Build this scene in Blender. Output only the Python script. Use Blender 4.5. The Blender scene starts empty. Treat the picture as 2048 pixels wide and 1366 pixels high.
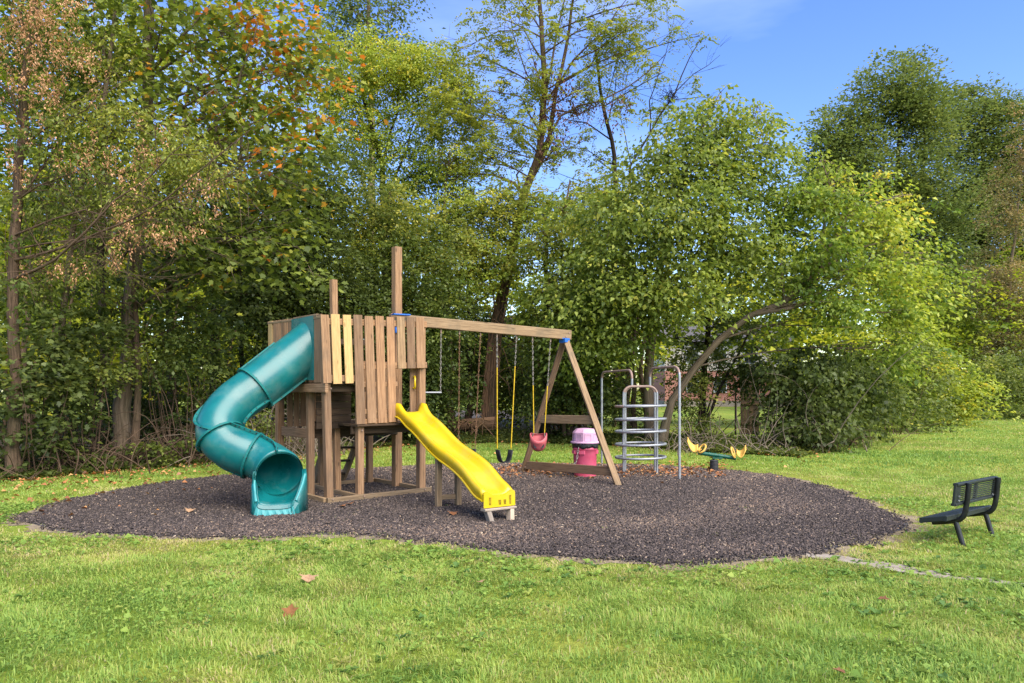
import bpy, math, random
import numpy as np
from mathutils import Vector, Matrix

# ------------------------------------------------------------------ camera, sky, sun, exposure
SC = bpy.context.scene
COL = SC.collection
F, CX, HOR, EYE = 1422.0, 1024.0, 780.0, 1.45      # focal length (px of a 2048 wide picture), centre, horizon row, eye height

cam = bpy.data.cameras.new("camera")
cam.sensor_width = 36.0
cam.lens = F / 2048.0 * 36.0
cam.shift_y = (HOR - 683.0) / 2048.0
cam.clip_end = 2000.0
cam_o = bpy.data.objects.new("camera", cam)
cam_o.location = (0, 0, EYE)
cam_o.rotation_euler = (math.radians(90), 0, 0)
COL.objects.link(cam_o)
SC.camera = cam_o

SUN_EL, SUN_AZ = math.radians(48), math.radians(145)   # azimuth clockwise from +Y: behind the camera, to the right
SUN_DIR = Vector((math.sin(SUN_AZ) * math.cos(SUN_EL), math.cos(SUN_AZ) * math.cos(SUN_EL), math.sin(SUN_EL)))
sun = bpy.data.lights.new("sun", 'SUN')
sun.energy = 3.0
sun.angle = math.radians(60)
sun.color = (1.0, 0.91, 0.77)
sun_o = bpy.data.objects.new("sun", sun)
sun_o.rotation_euler = (-SUN_DIR).to_track_quat('-Z', 'Y').to_euler()
sun_o.location = (0, 0, 30)
COL.objects.link(sun_o)

world = bpy.data.worlds.new("World")
SC.world = world
world.use_nodes = True
wt = world.node_tree
for n in list(wt.nodes):
    wt.nodes.remove(n)
w_out = wt.nodes.new('ShaderNodeOutputWorld')
w_bg = wt.nodes.new('ShaderNodeBackground')
sky = wt.nodes.new('ShaderNodeTexSky')
sky.sky_type = 'NISHITA'
sky.sun_disc = False
sky.sun_elevation = SUN_EL
sky.sun_rotation = SUN_AZ
sky.air_density = 1.3
sky.dust_density = 0.6
sky.ozone_density = 3.5
w_tc = wt.nodes.new('ShaderNodeTexCoord')
w_map = wt.nodes.new('ShaderNodeMapping')
w_map.inputs['Scale'].default_value = (1.2, 1.2, 5.0)
w_map.inputs['Rotation'].default_value = (0.15, 0.25, 0.3)
w_noise = wt.nodes.new('ShaderNodeTexNoise')
w_noise.inputs['Scale'].default_value = 1.6
w_noise.inputs['Detail'].default_value = 6
w_noise.inputs['Roughness'].default_value = 0.55
w_ramp = wt.nodes.new('ShaderNodeValToRGB')
w_ramp.color_ramp.elements[0].position = 0.45
w_ramp.color_ramp.elements[0].color = (0, 0, 0, 1)
w_ramp.color_ramp.elements[1].position = 0.85
w_ramp.color_ramp.elements[1].color = (0.13, 0.13, 0.13, 1)
w_mix = wt.nodes.new('ShaderNodeMix')
w_mix.data_type = 'RGBA'
w_mix.inputs[7].default_value = (9.0, 9.6, 10.5, 1)
wt.links.new(w_tc.outputs['Generated'], w_map.inputs['Vector'])
wt.links.new(w_map.outputs[0], w_noise.inputs['Vector'])
wt.links.new(w_noise.outputs['Fac'], w_ramp.inputs['Fac'])
wt.links.new(w_ramp.outputs['Color'], w_mix.inputs[0])
w_hs = wt.nodes.new('ShaderNodeHueSaturation')
w_hs.inputs['Saturation'].default_value = 1.26
w_hs.inputs['Hue'].default_value = 0.522
w_hs.inputs['Value'].default_value = 0.84
wt.links.new(sky.outputs[0], w_hs.inputs['Color'])
wt.links.new(w_hs.outputs[0], w_mix.inputs[6])
wt.links.new(w_mix.outputs[2], w_bg.inputs['Color'])
w_bg.inputs['Strength'].default_value = 0.125
wt.links.new(w_bg.outputs[0], w_out.inputs['Surface'])

SC.view_settings.view_transform = 'Standard'
SC.view_settings.look = 'None'
SC.view_settings.gamma = 1.0
SC.view_settings.exposure = 1.55
SC.render.engine = 'CYCLES'
SC.cycles.max_bounces = 6
SC.cycles.diffuse_bounces = 3
SC.cycles.glossy_bounces = 2
SC.cycles.transmission_bounces = 3
SC.cycles.transparent_max_bounces = 4
SC.cycles.sample_clamp_indirect = 6.0
SC.cycles.use_denoising = True

rng = np.random.default_rng(11)
random.seed(11)

# ------------------------------------------------------------------ helpers
def at(px, py, d):
    """the point at distance d on the sight line through a pixel of the photograph"""
    return np.array(((px - CX) / F * d, d, EYE + (HOR - py) / F * d))

def gnd(px, py, z=0.0):
    d = (EYE - z) * F / (py - HOR)
    return np.array(((px - CX) / F * d, d, z))

def V(p):
    return np.array(p, dtype=float)

def unit(v):
    v = V(v)
    return v / (np.linalg.norm(v) + 1e-12)

def props(o, label=None, cat=None, group=None, kind=None):
    if label: o['label'] = label
    if cat: o['category'] = cat
    if group: o['group'] = group
    if kind: o['kind'] = kind
    return o

def thing(name, loc, label, cat, group=None):
    o = bpy.data.objects.new(name, None)
    o.empty_display_size = 0.2
    o.location = tuple(loc)
    COL.objects.link(o)
    return props(o, label, cat, group)

def link(o, parent):
    COL.objects.link(o)
    if parent is not None:
        o.parent = parent
        # world-space meshes keep their place under a moved parent
        p, off = parent, Vector((0, 0, 0))
        while p is not None:
            off = off + p.location
            p = p.parent
        o.location = -off
    return o

class MB:
    """collects shapes; build() links them as one mesh object"""
    def __init__(self):
        self.v, self.f, self.uv, self.sm, self.n = [], [], [], [], 0

    def add(self, verts, faces, uvs=None, smooth=False):
        b = self.n
        verts = [tuple(float(c) for c in p) for p in verts]
        self.v += verts
        self.n += len(verts)
        for i, f in enumerate(faces):
            self.f.append(tuple(b + k for k in f))
            self.uv.append(uvs[i] if uvs else [(0, 0)] * len(f))
            self.sm.append(smooth)

    def bar(self, p, q, w, h, up=(0, 0, 1), ch=0.006):
        """chamfered beam from p to q, w across, h along the up direction"""
        p, q = V(p), V(q)
        t = unit(q - p)
        up = V(up)
        if abs(np.dot(unit(up), t)) > 0.98:
            up = V((1, 0, 0)) if abs(t[0]) < 0.9 else V((0, 1, 0))
        s = unit(np.cross(t, up))
        u = np.cross(s, t)
        a, b = w / 2, h / 2
        c = min(ch, a * 0.4, b * 0.4)
        prof = [(-a + c, -b), (a - c, -b), (a, -b + c), (a, b - c), (a - c, b), (-a + c, b), (-a, b - c), (-a, -b + c)]
        L = np.linalg.norm(q - p)
        vs = [p + s * x + u * y for x, y in prof] + [q + s * x + u * y for x, y in prof]
        off, per = random.random() * 37, random.random() * 9
        fs, uvs = [], []
        acc = 0.0
        for i in range(8):
            j = (i + 1) % 8
            seg = math.dist(prof[i], prof[j])
            fs.append((i, j, 8 + j, 8 + i))
            uvs.append([(off, per + acc), (off, per + acc + seg), (off + L, per + acc + seg), (off + L, per + acc)])
            acc += seg
        fs.append(tuple(range(7, -1, -1)))
        uvs.append([(off + prof[i][0] * .3, per + prof[i][1]) for i in range(7, -1, -1)])
        fs.append(tuple(range(8, 16)))
        uvs.append([(off + prof[i][0] * .3, per + prof[i][1]) for i in range(8)])
        self.add(vs, fs, uvs)

    def box(self, c, sx, sy, sz, rz=0.0, ch=0.004):
        c = V(c)
        d = V((math.cos(rz), math.sin(rz), 0))
        self.bar(c - d * sx / 2, c + d * sx / 2, sy, sz, ch=ch)

    def tube(self, pts, r, n=10, closed=False, cap=True, smooth=True, wob=0.0):
        pts = [V(p) for p in pts]
        m = len(pts)
        rs = [r] * m if np.isscalar(r) else list(r)
        tang = []
        for i in range(m):
            a = pts[(i - 1) % m] if (i > 0 or closed) else pts[0]
            b = pts[(i + 1) % m] if (i < m - 1 or closed) else pts[-1]
            tang.append(unit(b - a))
        ref = V((0, 0, 1)) if abs(tang[0][2]) < 0.9 else V((1, 0, 0))
        s = unit(np.cross(tang[0], ref))
        vs, uvs_l, L = [], [], 0.0
        off = random.random() * 20
        for i in range(m):
            s = unit(s - tang[i] * np.dot(s, tang[i]))
            u = np.cross(tang[i], s)
            if i: L += np.linalg.norm(pts[i] - pts[i - 1])
            uvs_l.append(L + off)
            for k in range(n):
                a = 2 * math.pi * k / n
                rr = rs[i] * (1 + (random.uniform(-wob, wob) if wob else 0))
                vs.append(pts[i] + (s * math.cos(a) + u * math.sin(a)) * rr)
        fs, uvs = [], []
        R = rs[0]
        for i in range(m if closed else m - 1):
            j = (i + 1) % m
            for k in range(n):
                k2 = (k + 1) % n
                fs.append((i * n + k, i * n + k2, j * n + k2, j * n + k))
                a0, a1 = 2 * math.pi * R * k / n, 2 * math.pi * R * (k + 1) / n
                uvs.append([(uvs_l[i], a0), (uvs_l[i], a1), (uvs_l[j], a1), (uvs_l[j], a0)])
        self.add(vs, fs, uvs, smooth)
        if cap and not closed:
            self.add(vs[:n], [tuple(range(n - 1, -1, -1))])
            self.add(vs[-n:], [tuple(range(n))])

    def lathe(self, c, prof, n=28, smooth=True, sx=1.0, sy=1.0, rz=0.0):
        """prof: (radius, z) from bottom to top"""
        vs, fs = [], []
        for r, z in prof:
            for k in range(n):
                a = 2 * math.pi * k / n + rz
                vs.append((c[0] + r * sx * math.cos(a), c[1] + r * sy * math.sin(a), c[2] + z))
        for i in range(len(prof) - 1):
            for k in range(n):
                k2 = (k + 1) % n
                fs.append((i * n + k, i * n + k2, (i + 1) * n + k2, (i + 1) * n + k))
        self.add(vs, fs, None, smooth)
        self.add(vs[:n], [tuple(range(n - 1, -1, -1))])
        self.add(vs[-n:], [tuple(range(n))])

    def loft(self, secs, closed=False, smooth=True):
        n = len(secs[0])
        vs = [p for s in secs for p in s]
        fs = []
        for i in range(len(secs) - 1):
            for k in range(n if closed else n - 1):
                k2 = (k + 1) % n
                fs.append((i * n + k, i * n + k2, (i + 1) * n + k2, (i + 1) * n + k))
        self.add(vs, fs, None, smooth)

    def build(self, name, mat, parent=None, label=None):
        me = bpy.data.meshes.new(name)
        me.from_pydata(self.v, [], self.f)
        uvl = me.uv_layers.new(name="UVMap")
        flat = [c for f in self.uv for uv in f for c in uv]
        uvl.data.foreach_set("uv", flat)
        me.polygons.foreach_set("use_smooth", self.sm)
        me.materials.append(mat)
        me.update()
        o = bpy.data.objects.new(name, me)
        link(o, parent)
        if label: o['label'] = label
        return o

def big_mesh(name, co, nper, mat, parent, rnd=None, smooth=False, sizes=None):
    """co: (N*nper, 3) vertices; every nper vertices make one face (or the face list given in sizes)"""
    me = bpy.data.meshes.new(name)
    nv = len(co)
    me.vertices.add(nv)
    me.vertices.foreach_set("co", np.ascontiguousarray(co, dtype=np.float32).ravel())
    if sizes is None:
        nf = nv // nper
        loops = np.arange(nv, dtype=np.int32)
        starts = np.arange(0, nv, nper, dtype=np.int32)
    else:
        loops, starts = sizes
        nf = len(starts)
    me.loops.add(len(loops))
    me.loops.foreach_set("vertex_index", loops)
    me.polygons.add(nf)
    me.polygons.foreach_set("loop_start", starts)
    if smooth:
        me.polygons.foreach_set("use_smooth", np.ones(nf, dtype=bool))
    if rnd is not None:
        a = me.attributes.new("rnd", 'FLOAT', 'FACE')
        a.data.foreach_set("value", np.ascontiguousarray(rnd, dtype=np.float32))
    me.materials.append(mat)
    me.update(calc_edges=True)
    me.validate()
    o = bpy.data.objects.new(name, me)
    return link(o, parent)

# ------------------------------------------------------------------ materials
def newmat(name):
    m = bpy.data.materials.new(name)
    m.use_nodes = True
    nt = m.node_tree
    return m, nt, nt.nodes['Principled BSDF']

def N(nt, t, **kw):
    n = nt.nodes.new(t)
    for k, v in kw.items():
        setattr(n, k, v)
    return n

def ramp(nt, stops, interp='LINEAR'):
    r = nt.nodes.new('ShaderNodeValToRGB')
    r.color_ramp.interpolation = interp
    e = r.color_ramp.elements
    while len(e) < len(stops):
        e.new(0.5)
    for i, (p, c) in enumerate(stops):
        e[i].position = p
        e[i].color = (c[0], c[1], c[2], 1)
    return r

def noise(nt, vec, scale, detail=4, rough=0.55, mscale=None):
    if mscale is not None:
        mp = nt.nodes.new('ShaderNodeMapping')
        mp.inputs['Scale'].default_value = mscale
        nt.links.new(vec, mp.inputs['Vector'])
        vec = mp.outputs[0]
    n = nt.nodes.new('ShaderNodeTexNoise')
    n.inputs['Scale'].default_value = scale
    n.inputs['Detail'].default_value = detail
    n.inputs['Roughness'].default_value = rough
    nt.links.new(vec, n.inputs['Vector'])
    return n

def mixc(nt, fac, a, b, mode='MIX'):
    m = nt.nodes.new('ShaderNodeMix')
    m.data_type = 'RGBA'
    m.blend_type = mode
    for sock, x in ((m.inputs[0], fac), (m.inputs[6], a), (m.inputs[7], b)):
        if hasattr(x, 'links') or hasattr(x, 'is_linked'):
            nt.links.new(x, sock)
        elif isinstance(x, (tuple, list)):
            sock.default_value = (x[0], x[1], x[2], 1)
        else:
            sock.default_value = x
    return m.outputs[2]

def bump(nt, bsdf, height, strength, dist=0.01):
    b = nt.nodes.new('ShaderNodeBump')
    b.inputs['Strength'].default_value = strength
    b.inputs['Distance'].default_value = dist
    nt.links.new(height, b.inputs['Height'])
    nt.links.new(b.outputs[0], bsdf.inputs['Normal'])

def mat_wood(name, light, mid, dark, stain=(0.05, 0.055, 0.03), stain_amt=0.35, rough=0.85):
    m, nt, b = newmat(name)
    uv = N(nt, 'ShaderNodeUVMap', uv_map="UVMap").outputs[0]
    isl = N(nt, 'ShaderNodeNewGeometry').outputs['Random Per Island']
    oi = N(nt, 'ShaderNodeObjectInfo').outputs['Random']
    grain = noise(nt, uv, 1.0, 6, 0.65, (2.2, 60, 1))
    fine = noise(nt, uv, 1.0, 3, 0.6, (7, 260, 1))
    cr = ramp(nt, [(0.28, dark), (0.5, mid), (0.74, light)])
    nt.links.new(grain.outputs['Fac'], cr.inputs['Fac'])
    fr = ramp(nt, [(0.35, (0.66, 0.64, 0.62)), (0.6, (1.06, 1.05, 1.04))])
    nt.links.new(fine.outputs['Fac'], fr.inputs['Fac'])
    c = mixc(nt, 0.8, cr.outputs[0], fr.outputs[0], 'MULTIPLY')
    # each board its own tone
    add = N(nt, 'ShaderNodeMath', operation='ADD')
    nt.links.new(isl, add.inputs[0]); nt.links.new(oi, add.inputs[1])
    frc = N(nt, 'ShaderNodeMath', operation='FRACT')
    nt.links.new(add.outputs[0], frc.inputs[0])
    tr = ramp(nt, [(0.0, (0.66, 0.66, 0.68)), (0.5, (1.0, 0.97, 0.94)), (1.0, (1.25, 1.13, 1.02))])
    nt.links.new(frc.outputs[0], tr.inputs['Fac'])
    c = mixc(nt, 1.0, c, tr.outputs[0], 'MULTIPLY')
    geo = N(nt, 'ShaderNodeTexCoord').outputs['Object']
    st = noise(nt, geo, 2.6, 5, 0.6)
    sr = ramp(nt, [(0.52, (0, 0, 0)), (0.75, (stain_amt,) * 3)])
    nt.links.new(st.outputs['Fac'], sr.inputs['Fac'])
    c = mixc(nt, sr.outputs[0], c, stain)
    # knots
    vor = N(nt, 'ShaderNodeTexVoronoi')
    mp = N(nt, 'ShaderNodeMapping'); mp.inputs['Scale'].default_value = (2.4, 9, 1)
    nt.links.new(uv, mp.inputs['Vector']); nt.links.new(mp.outputs[0], vor.inputs['Vector'])
    vor.inputs['Scale'].default_value = 1.0
    kr = ramp(nt, [(0.05, (0.75,) * 3), (0.11, (0, 0, 0))])
    nt.links.new(vor.outputs['Distance'], kr.inputs['Fac'])
    c = mixc(nt, kr.outputs[0], c, tuple(x * 0.45 for x in dark))
    nt.links.new(c, b.inputs['Base Color'])
    b.inputs['Roughness'].default_value = rough
    b.inputs['Specular IOR Level'].default_value = 0.25
    bump(nt, b, grain.outputs['Fac'], 0.5, 0.004)
    return m

def mat_plain(name, col, rough=0.5, spec=0.5, metal=0.0, var=0.15, vscale=6, grime=None, grime_amt=0.4, bmp=0.0, coat=0.0):
    m, nt, b = newmat(name)
    tc = N(nt, 'ShaderNodeTexCoord').outputs['Object']
    nz = noise(nt, tc, vscale, 5, 0.6)
    lo = tuple(x * (1 - var) for x in col); hi = tuple(min(1, x * (1 + var)) for x in col)
    cr = ramp(nt, [(0.3, lo), (0.7, hi)])
    nt.links.new(nz.outputs['Fac'], cr.inputs['Fac'])
    c = cr.outputs[0]
    if grime is not None:
        g = noise(nt, tc, 3.3, 7, 0.7)
        gr = ramp(nt, [(0.48, (0, 0, 0)), (0.72, (grime_amt,) * 3)])
        nt.links.new(g.outputs['Fac'], gr.inputs['Fac'])
        c = mixc(nt, gr.outputs[0], c, grime)
    nt.links.new(c, b.inputs['Base Color'])
    rr = ramp(nt, [(0.3, (rough * 0.8,) * 3), (0.7, (min(1, rough * 1.25),) * 3)])
    nt.links.new(nz.outputs['Fac'], rr.inputs['Fac'])
    nt.links.new(rr.outputs[0], b.inputs['Roughness'])
    b.inputs['Specular IOR Level'].default_value = spec
    b.inputs['Metallic'].default_value = metal
    if bmp:
        bump(nt, b, noise(nt, tc, vscale * 6, 3).outputs['Fac'], bmp, 0.003)
    return m

def mat_leaf(name, stops, trans=0.44, gain=1.7, rough=0.5, blue=1.0, warm=1.12):
    """stops: tints picked leaf by leaf through the 'rnd' face attribute"""
    m, nt, b = newmat(name)
    at_ = N(nt, 'ShaderNodeAttribute', attribute_name="rnd")
    cr = ramp(nt, [(p, (min(.8, c[0] * gain * warm), min(.8, c[1] * gain), min(.8, c[2] * gain * blue))) for p, c in stops])
    nt.links.new(at_.outputs['Fac'], cr.inputs['Fac'])
    nt.links.new(cr.outputs[0], b.inputs['Base Color'])
    b.inputs['Roughness'].default_value = rough
    b.inputs['Specular IOR Level'].default_value = 0.35
    tl = N(nt, 'ShaderNodeBsdfTranslucent')
    tcol = mixc(nt, 1.0, cr.outputs[0], (1.2, 1.22, 0.85), 'MULTIPLY')
    nt.links.new(tcol, tl.inputs['Color'])
    mx = N(nt, 'ShaderNodeMixShader')
    mx.inputs[0].default_value = trans
    out = nt.nodes['Material Output']
    nt.links.new(b.outputs[0], mx.inputs[1]); nt.links.new(tl.outputs[0], mx.inputs[2])
    nt.links.new(mx.outputs[0], out.inputs['Surface'])
    return m

def mat_bark(name, dark, light, scale=(3, 24, 1)):
    m, nt, b = newmat(name)
    uv = N(nt, 'ShaderNodeUVMap', uv_map="UVMap").outputs[0]
    nz = noise(nt, uv, 1.0, 6, 0.7, scale)
    tc = N(nt, 'ShaderNodeTexCoord').outputs['Object']
    n2 = noise(nt, tc, 1.3, 4)
    cr = ramp(nt, [(0.35, dark), (0.65, light)])
    nt.links.new(nz.outputs['Fac'], cr.inputs['Fac'])
    r2 = ramp(nt, [(0.5, (0, 0, 0)), (0.8, (0.5,) * 3)])
    nt.links.new(n2.outputs['Fac'], r2.inputs['Fac'])
    c = mixc(nt, r2.outputs[0], cr.outputs[0], (0.05, 0.06, 0.025))
    nt.links.new(c, b.inputs['Base Color'])
    b.inputs['Roughness'].default_value = 0.95
    b.inputs['Specular IOR Level'].default_value = 0.1
    bump(nt, b, nz.outputs['Fac'], 1.0, 0.02)
    return m

M = {}
M['wood'] = mat_wood('weathered_wood', (0.42, 0.28, 0.165), (0.285, 0.175, 0.097), (0.115, 0.068, 0.040), stain=(0.10, 0.085, 0.065), stain_amt=0.5)
M['wood_grey'] = mat_wood('grey_wood', (0.37, 0.275, 0.17), (0.26, 0.185, 0.108), (0.11, 0.076, 0.045), stain=(0.09, 0.085, 0.06), stain_amt=0.5)
M['wood_dark'] = mat_wood('dark_wood', (0.11, 0.075, 0.045), (0.07, 0.047, 0.028), (0.03, 0.02, 0.013))  # same grain in a much darker brown
M['wood_new'] = mat_wood('new_pine', (0.55, 0.40, 0.19), (0.47, 0.33, 0.15), (0.38, 0.25, 0.10), stain_amt=0.0)
M['wood_pale'] = mat_wood('bleached_wood', (0.45, 0.39, 0.32), (0.36, 0.31, 0.25), (0.24, 0.2, 0.16), stain_amt=0.15)
M['teal'] = mat_plain('teal_plastic', (0.003, 0.115, 0.116), 0.30, 0.5, var=0.22, vscale=2.2, grime=(0.10, 0.19, 0.17), grime_amt=0.5)
M['teal_pale'] = mat_plain('worn_teal_plastic', (0.04, 0.24, 0.24), 0.45, 0.5, var=0.2, vscale=9)
M['teal_seam'] = mat_plain('teal_moulding', (0.004, 0.12, 0.112), 0.65, 0.3, var=0.2)
M['yellow'] = mat_plain('yellow_plastic', (0.52, 0.36, 0.004), 0.32, 0.5, var=0.06, vscale=3, grime=(0.40, 0.30, 0.06), grime_amt=0.55)
M['yellow_dark'] = mat_plain('dark_yellow_plastic', (0.22, 0.15, 0.004), 0.5, 0.3, var=0.5, vscale=30)  # mottled darker yellow for the bars on the slide foot
M['seat_yellow'] = mat_plain('seat_plastic', (0.55, 0.33, 0.06), 0.5, 0.4, var=0.2, vscale=14)
M['blue'] = mat_plain('blue_steel', (0.01, 0.11, 0.42), 0.45, 0.5, var=0.2, vscale=20)
M['steel'] = mat_plain('galvanised_steel', (0.30, 0.31, 0.32), 0.5, 0.5, 0.55, var=0.2, vscale=16)
M['steel_rust'] = mat_plain('rusted_steel', (0.27, 0.19, 0.15), 0.65, 0.4, 0.2, var=0.25, vscale=12, grime=(0.22, 0.10, 0.06), grime_amt=0.8)
M['chain'] = mat_plain('chain_steel', (0.32, 0.29, 0.25), 0.5, 0.5, 0.5, var=0.3, vscale=30)
M['chain_rust'] = mat_plain('rusty_chain', (0.20, 0.11, 0.06), 0.7, 0.3, 0.2, var=0.4, vscale=30)
M['chain_yellow'] = mat_plain('yellow_coated_chain', (0.5, 0.33, 0.01), 0.5, 0.4, var=0.3, vscale=20)
M['rubber'] = mat_plain('black_rubber', (0.018, 0.018, 0.02), 0.6, 0.4, var=0.2)
M['pink'] = mat_plain('pink_plastic', (0.50, 0.07, 0.13), 0.5, 0.4, var=0.12, vscale=8, grime=(0.5, 0.16, 0.2), grime_amt=0.5)
M['red_seat'] = mat_plain('faded_red_plastic', (0.42, 0.09, 0.10), 0.55, 0.35, var=0.15, vscale=10)
M['lilac'] = mat_plain('faded_lilac_plastic', (0.52, 0.31, 0.43), 0.55, 0.35, var=0.08, vscale=9)
M['bag'] = mat_plain('black_bag', (0.012, 0.012, 0.014), 0.3, 0.5, var=0.2)
M['green_metal'] = mat_plain('green_metal', (0.0, 0.08, 0.045), 0.4, 0.5, var=0.2, vscale=12)
M['spring'] = mat_plain('spring_rubber', (0.03, 0.03, 0.032), 0.6, 0.3, var=0.3, vscale=20)
M['bench_paint'] = mat_plain('black_powder_coat', (0.010, 0.011, 0.012), 0.42, 0.45, var=0.3, vscale=20)
M['bench_seat'] = mat_plain('dark_green_plastic_coat', (0.017, 0.022, 0.021), 0.5, 0.4, var=0.25, vscale=24)
M['brick'] = None
M['bark_brown'] = mat_bark('brown_bark', (0.045, 0.03, 0.02), (0.16, 0.105, 0.07))
M['bark_dark'] = mat_bark('dark_bark', (0.012, 0.009, 0.007), (0.05, 0.036, 0.026))
M['bark_grey'] = mat_bark('grey_bark', (0.08, 0.06, 0.04), (0.22, 0.165, 0.115), (2, 14, 1))
M['bark_shaggy'] = mat_bark('shaggy_bark', (0.07, 0.04, 0.024), (0.34, 0.20, 0.12), (1.5, 30, 1))
M['twig'] = mat_bark('dry_twig', (0.11, 0.085, 0.06), (0.25, 0.20, 0.15))

G_D, G_M, G_L = (0.028, 0.046, 0.010), (0.062, 0.092, 0.016), (0.115, 0.155, 0.026)
Y_G, Y_L, ORG, RUST = (0.17, 0.19, 0.02), (0.30, 0.25, 0.025), (0.33, 0.11, 0.015), (0.20, 0.07, 0.03)
M['lf_syc'] = mat_leaf('sycamore_leaf', [(0.0, G_D), (0.3, G_M), (0.6, G_L), (0.78, Y_G), (0.88, (0.30, 0.17, 0.02)), (1.0, ORG)])
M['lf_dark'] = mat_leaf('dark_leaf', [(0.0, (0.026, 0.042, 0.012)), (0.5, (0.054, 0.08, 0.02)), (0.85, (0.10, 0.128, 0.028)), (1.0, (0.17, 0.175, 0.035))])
M['lf_mid'] = mat_leaf('green_leaf', [(0.0, (0.030, 0.052, 0.014)), (0.4, (0.068, 0.100, 0.022)), (0.8, (0.140, 0.175, 0.036)), (1.0, (0.23, 0.235, 0.045))])
M['lf_maple'] = mat_leaf('maple_leaf', [(0.0, (0.030, 0.060, 0.014)), (0.4, (0.072, 0.122, 0.022)), (0.8, (0.145, 0.208, 0.036)), (1.0, (0.23, 0.265, 0.045))], warm=1.24)
M['lf_yel'] = mat_leaf('yellow_green_leaf', [(0.0, (0.05, 0.095, 0.016)), (0.35, (0.125, 0.185, 0.026)), (0.75, (0.23, 0.275, 0.034)), (1.0, (0.38, 0.33, 0.04))])
M['lf_loc'] = mat_leaf('locust_leaf', [(0.0, (0.055, 0.085, 0.022)), (0.5, (0.14, 0.18, 0.032)), (1.0, (0.27, 0.27, 0.04))], trans=0.45)
M['lf_far'] = mat_leaf('far_leaf', [(0.0, (0.040, 0.066, 0.020)), (0.5, (0.082, 0.120, 0.034)), (1.0, (0.155, 0.185, 0.05))])
M['lf_brown'] = mat_leaf('fading_leaf', [(0.0, (0.06, 0.075, 0.03)), (0.5, (0.13, 0.125, 0.05)), (1.0, (0.22, 0.15, 0.075))])
M['lf_seed'] = mat_leaf('dry_seed', [(0.0, (0.22, 0.12, 0.065)), (0.5, (0.36, 0.21, 0.12)), (1.0, (0.46, 0.29, 0.17))], trans=0.2, gain=1.2, blue=.85)
M['lf_litter'] = mat_leaf('fallen_leaf', [(0.0, (0.10, 0.05, 0.03)), (0.4, (0.24, 0.11, 0.05)), (0.8, (0.38, 0.18, 0.07)), (1.0, (0.42, 0.28, 0.12))], trans=0.1, gain=1.15, blue=0.9)
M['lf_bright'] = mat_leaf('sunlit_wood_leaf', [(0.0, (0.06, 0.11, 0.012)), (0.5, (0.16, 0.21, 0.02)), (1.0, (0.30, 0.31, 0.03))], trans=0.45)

# ------------------------------------------------------------------ ground
GRAVEL_PX = [(45, 1040), (75, 1051), (130, 1064), (280, 1071), (450, 1076), (560, 1075), (650, 1070), (730, 1072), (800, 1077), (880, 1087), (950, 1098), (1060, 1109),
             (1200, 1119), (1350, 1130), (1430, 1129), (1520, 1119), (1600, 1112), (1680, 1095), (1760, 1073), (1815, 1055), (1800, 1036),
             (1740, 1010), (1690, 990), (1620, 968), (1550, 954), (1430, 940), (1320, 933), (1200, 930), (1000, 929), (860, 932), (740, 938),
             (620, 944), (520, 949), (420, 956), (330, 968), (240, 982), (150, 1002), (80, 1022)]
GP = np.array([gnd(x, y)[:2] for x, y in GRAVEL_PX])

def smooth_poly(P, n=6):
    out = []
    m = len(P)
    for i in range(m):
        p0, p1, p2, p3 = P[(i - 1) % m], P[i], P[(i + 1) % m], P[(i + 2) % m]
        for k in range(n):
            t = k / n
            out.append(0.5 * ((2 * p1) + (-p0 + p2) * t + (2 * p0 - 5 * p1 + 4 * p2 - p3) * t * t + (-p0 + 3 * p1 - 3 * p2 + p3) * t ** 3))
    return np.array(out)
GPS = smooth_poly(GP)

def inside(pts, poly):
    x, y = pts[:, 0], pts[:, 1]
    res = np.zeros(len(pts), bool)
    j = len(poly) - 1
    for i in range(len(poly)):
        xi, yi = poly[i]; xj, yj = poly[j]
        c = ((yi > y) != (yj > y)) & (x < (xj - xi) * (y - yi) / (yj - yi + 1e-12) + xi)
        res ^= c
        j = i
    return res

def edge_dist(pts, poly):
    d = np.full(len(pts), 1e9)
    for i in range(len(poly)):
        a, b = poly[i - 1], poly[i]
        ab = b - a
        t = np.clip(((pts - a) @ ab) / (ab @ ab + 1e-12), 0, 1)
        q = a + t[:, None] * ab
        d = np.minimum(d, np.hypot(*(pts - q).T))
    return d

def wnoise(p, s, seed=0):
    """cheap smooth noise in -1..1 over xy"""
    r = np.random.default_rng(seed)
    v = np.zeros(len(p))
    for k in range(7):
        a = r.uniform(0, 2 * math.pi); f = s * r.uniform(0.5, 2.2); ph = r.uniform(0, 6.28)
        v += np.sin((p[:, 0] * math.cos(a) + p[:, 1] * math.sin(a)) * f + ph + 0.8 * np.sin((p[:, 1] * math.cos(a) - p[:, 0] * math.sin(a)) * f * 0.7 + ph * 2))
    return v / 3.2

def mat_lawn():
    m, nt, b = newmat('lawn_soil')
    tc = N(nt, 'ShaderNodeTexCoord').outputs['Object']
    big = noise(nt, tc, 0.35, 4)
    fine = noise(nt, tc, 28, 6, 0.7)
    cr = ramp(nt, [(0.3, (0.12, 0.19, 0.025)), (0.5, (0.19, 0.25, 0.032)), (0.72, (0.29, 0.28, 0.055))])
    nt.links.new(big.outputs['Fac'], cr.inputs['Fac'])
    fr = ramp(nt, [(0.3, (0.45, 0.45, 0.45)), (0.65, (1.15, 1.15, 1.1))])
    nt.links.new(fine.outputs['Fac'], fr.inputs['Fac'])
    c = mixc(nt, 1.0, cr.outputs[0], fr.outputs[0], 'MULTIPLY')
    nt.links.new(c, b.inputs['Base Color'])
    b.inputs['Roughness'].default_value = 0.95
    b.inputs['Specular IOR Level'].default_value = 0.1
    bump(nt, b, fine.outputs['Fac'], 0.6, 0.02)
    return m

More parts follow.
